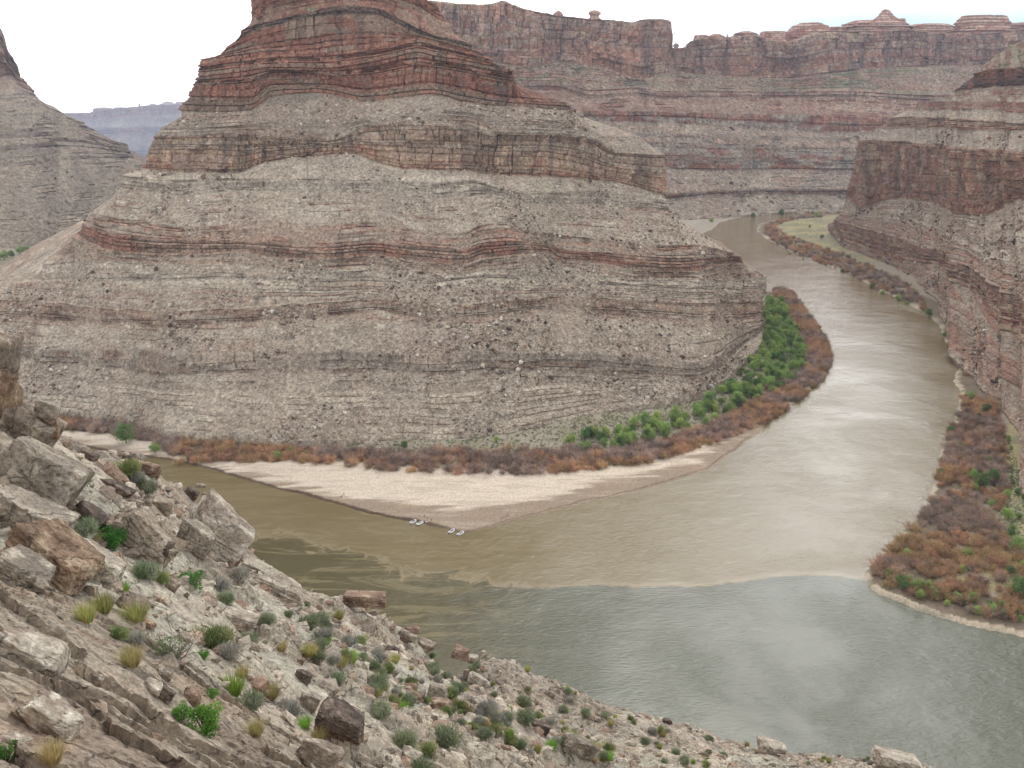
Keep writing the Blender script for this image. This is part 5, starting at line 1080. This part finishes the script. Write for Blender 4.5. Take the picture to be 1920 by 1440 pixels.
def bag(px, py, s, mt, label, name='dry_bag'):
    x, y, _ = [float(v) for v in GZ(px, py, .6)]; z = float(ground_h(np.array([x]), np.array([y]))[0]); P, Fc = rock_shape(3, int(px), (s, s*.6, s*.45), 4, .02, 0, 10)
    o = link(name, newmesh(name, P, Fc, mt, None, True), label=label, category=name.replace('_', ' ')); o.location = (x, y, z+s*.15)
bag(639.5, 933, .8, M_gear, 'black bag on the sand left of the sitting person'); bag(644, 933.5, .5, M_white, 'white bag between the two people on the left sand'); bag(799, 979.5, .9, M_white, 'white bundle on the wet sand by the second raft')
bag(873, 1000.5, .8, M_yel, 'pale bundle at the water edge right of the last raft', 'bundle'); bag(940, 972, .7, M_red, 'red bundle left of the group by the right shore', 'bundle'); bag(870, 989, .5, M_white, 'small white box on the sand above the tip', 'box')
bag(902, 953, .9, M_wood, 'short driftwood log on the damp sand', 'driftwood_log')

# ---------------------------------------------------------------- pinnacles on the rim
def pinnacle(x0, x1, ytop, ybase, Y, prof, label, seed, name='rock_pinnacle'):
    """banded dome or spire: prof is its half width from base (0) to top (1)"""
    cx = (x0+x1)/2; X, _, Zb = [float(v) for v in PY(cx, ybase, Y)]; _, _, Zt = [float(v) for v in PY(cx, ytop, Y)]; dist = Y*1.02; Wd = (x1-x0)/F*dist/2; Ht = Zt-Zb; nv, nu = 44, 72
    t = np.linspace(-.35, 1, nv)[:, None]; a = np.linspace(0, 2*np.pi, nu)[None]; pw = np.interp(t, np.linspace(0, 1, len(prof)), prof)
    ls = np.floor((t+.35)*11); pr = _h(ls.astype(np.int64), 0*ls.astype(np.int64), 0*ls.astype(np.int64), seed); ca, sa = np.cos(a), np.sin(a)
    r = Wd*pw*(1+.09*pr+.22*fbm(ca*1.6+seed, sa*1.6+t*.8, o=4, s=seed)+.07*fbm(ca*6+seed, sa*6, t*3+0*ca, o=3, s=seed+1)); r[-1] *= .25
    V = np.stack([ca*r, sa*r*.7, (t*Ht)+0*a], -1); wh = ((ls % 2) == 0)*1.0
    c = mixc(np.broadcast_to(lin((176,128,110)), V.shape), lin((216,198,180)), wh*sm(-.5, .1, fbm(ca*2, sa*2+t*3, s=seed+2)+0*t)*.85); c = c*(1+.15*fbm(ca*5, t*9+sa, s=seed+5))[..., None]
    o = link(name, newmesh(name, V.reshape(-1, 3), grid_faces(nv, nu), M_xfar, c.reshape(-1, 3).clip(.03, .8)), label=label, category='rock'); o.location = (X, Y, Zb); return o
dome = [1, .98, .93, .86, .72, .5, .2]; knob = [1, .7, .62, .9, 1, .8, .4]; spire = [1, .8, .55, .4, .3, .2, .1]; flat_ = [1, .97, .93, .9, .86, .8, .6]
for a in [
 (1300,1330,65,78,3100,flat_,'low red butte on the far rim, first right of the notch',701),(1326,1360,63,76,3100,dome,'red striped hump second right of the notch on the far rim',702),(1360,1367,63,74,3060,spire,'thin finger of rock on the far rim between two humps',703),
 (1374,1424,58,72,3100,dome,'wide low striped dome third on the far rim',704),(1424,1478,58,78,3100,flat_,'wide striped dome with a notched top on the far rim',705),(1476,1560,42,72,3120,[1,1,.95,.88,.75,.6,.3],'large white and red striped dome left of the peak',706),
 (1548,1590,50,64,3120,flat_,'low shelf of rock between the striped dome and the peak',707),(1572,1700,38,62,3150,[1,.98,.95,.9,.85,.7,.55],'broad striped shoulder beneath the pointed peak',708),(1626,1690,17,48,3150,[1,.9,.72,.5,.36,.25,.12],'pointed peak standing highest on the far rim',709),
 (1598,1630,38,50,3150,flat_,'block on the left shoulder of the pointed peak',710),(1684,1698,34,50,3150,flat_,'block on the right shoulder of the pointed peak',711),(1700,1795,45,62,3150,flat_,'long low striped ledge right of the peak',712),(1792,1892,29,60,3150,[1,.98,.97,.95,.9,.86,.7],'flat topped striped mesa on the far rim at the right',713),
 (1880,2020,42,62,3160,flat_,'reddish ledge running off the frame at the right',714),(1103,1126,19,36,2800,knob,'round red boulder balanced on the nearer rim',715),(1038,1056,20,32,2800,dome,'small low red hump on the nearer rim',716),(928,958,1,16,2760,dome,'rounded cap rock on the nearer rim',717),
 (1251,1260,74,92,3000,spire,'pale finger of rock in the notch of the rim, left one',718),(1262,1272,81,94,3000,knob,'pale capped finger in the notch of the rim, right one',719)]: pinnacle(*a)
for i, (x0, x1, yt) in enumerate([(176,212,201),(212,240,201),(257,267,192),(275,300,194),(296,334,190),(326,356,191)]):
    pinnacle(x0, x1, yt, 206, 10500, [dome, flat_, spire, dome, dome, flat_][i], ['pale low knob on the distant plateau, leftmost','pale low ledge on the distant plateau, second','sharp distant knob on the plateau','distant white dome on the plateau, left of the pair','distant white dome with jagged top on the plateau','distant pale dome against the butte edge'][i], 730+i)

# ---------------------------------------------------------------- air
hb = bpy.data.meshes.new('haze'); bm = bmesh.new(); bmesh.ops.create_cube(bm, size=1); bm.to_mesh(hb); bm.free()
hz_ = link('haze', hb, kind='stuff', label='thin bluish air filling the canyon'); hz_.scale = (22000, 16000, 1900); hz_.location = (0, 6800, -350)
mh = bpy.data.materials.new('haze'); mh.use_nodes = True; nh = mh.node_tree.nodes
for q in list(nh): nh.remove(q)
oh = nh.new('ShaderNodeOutputMaterial'); pv = nh.new('ShaderNodeVolumePrincipled'); pv.inputs['Color'].default_value = (.70, .79, 1, 1); pv.inputs['Density'].default_value = HAZE; pv.inputs['Anisotropy'].default_value = .3
mh.node_tree.links.new(pv.outputs[0], oh.inputs['Volume']); hb.materials.append(mh)
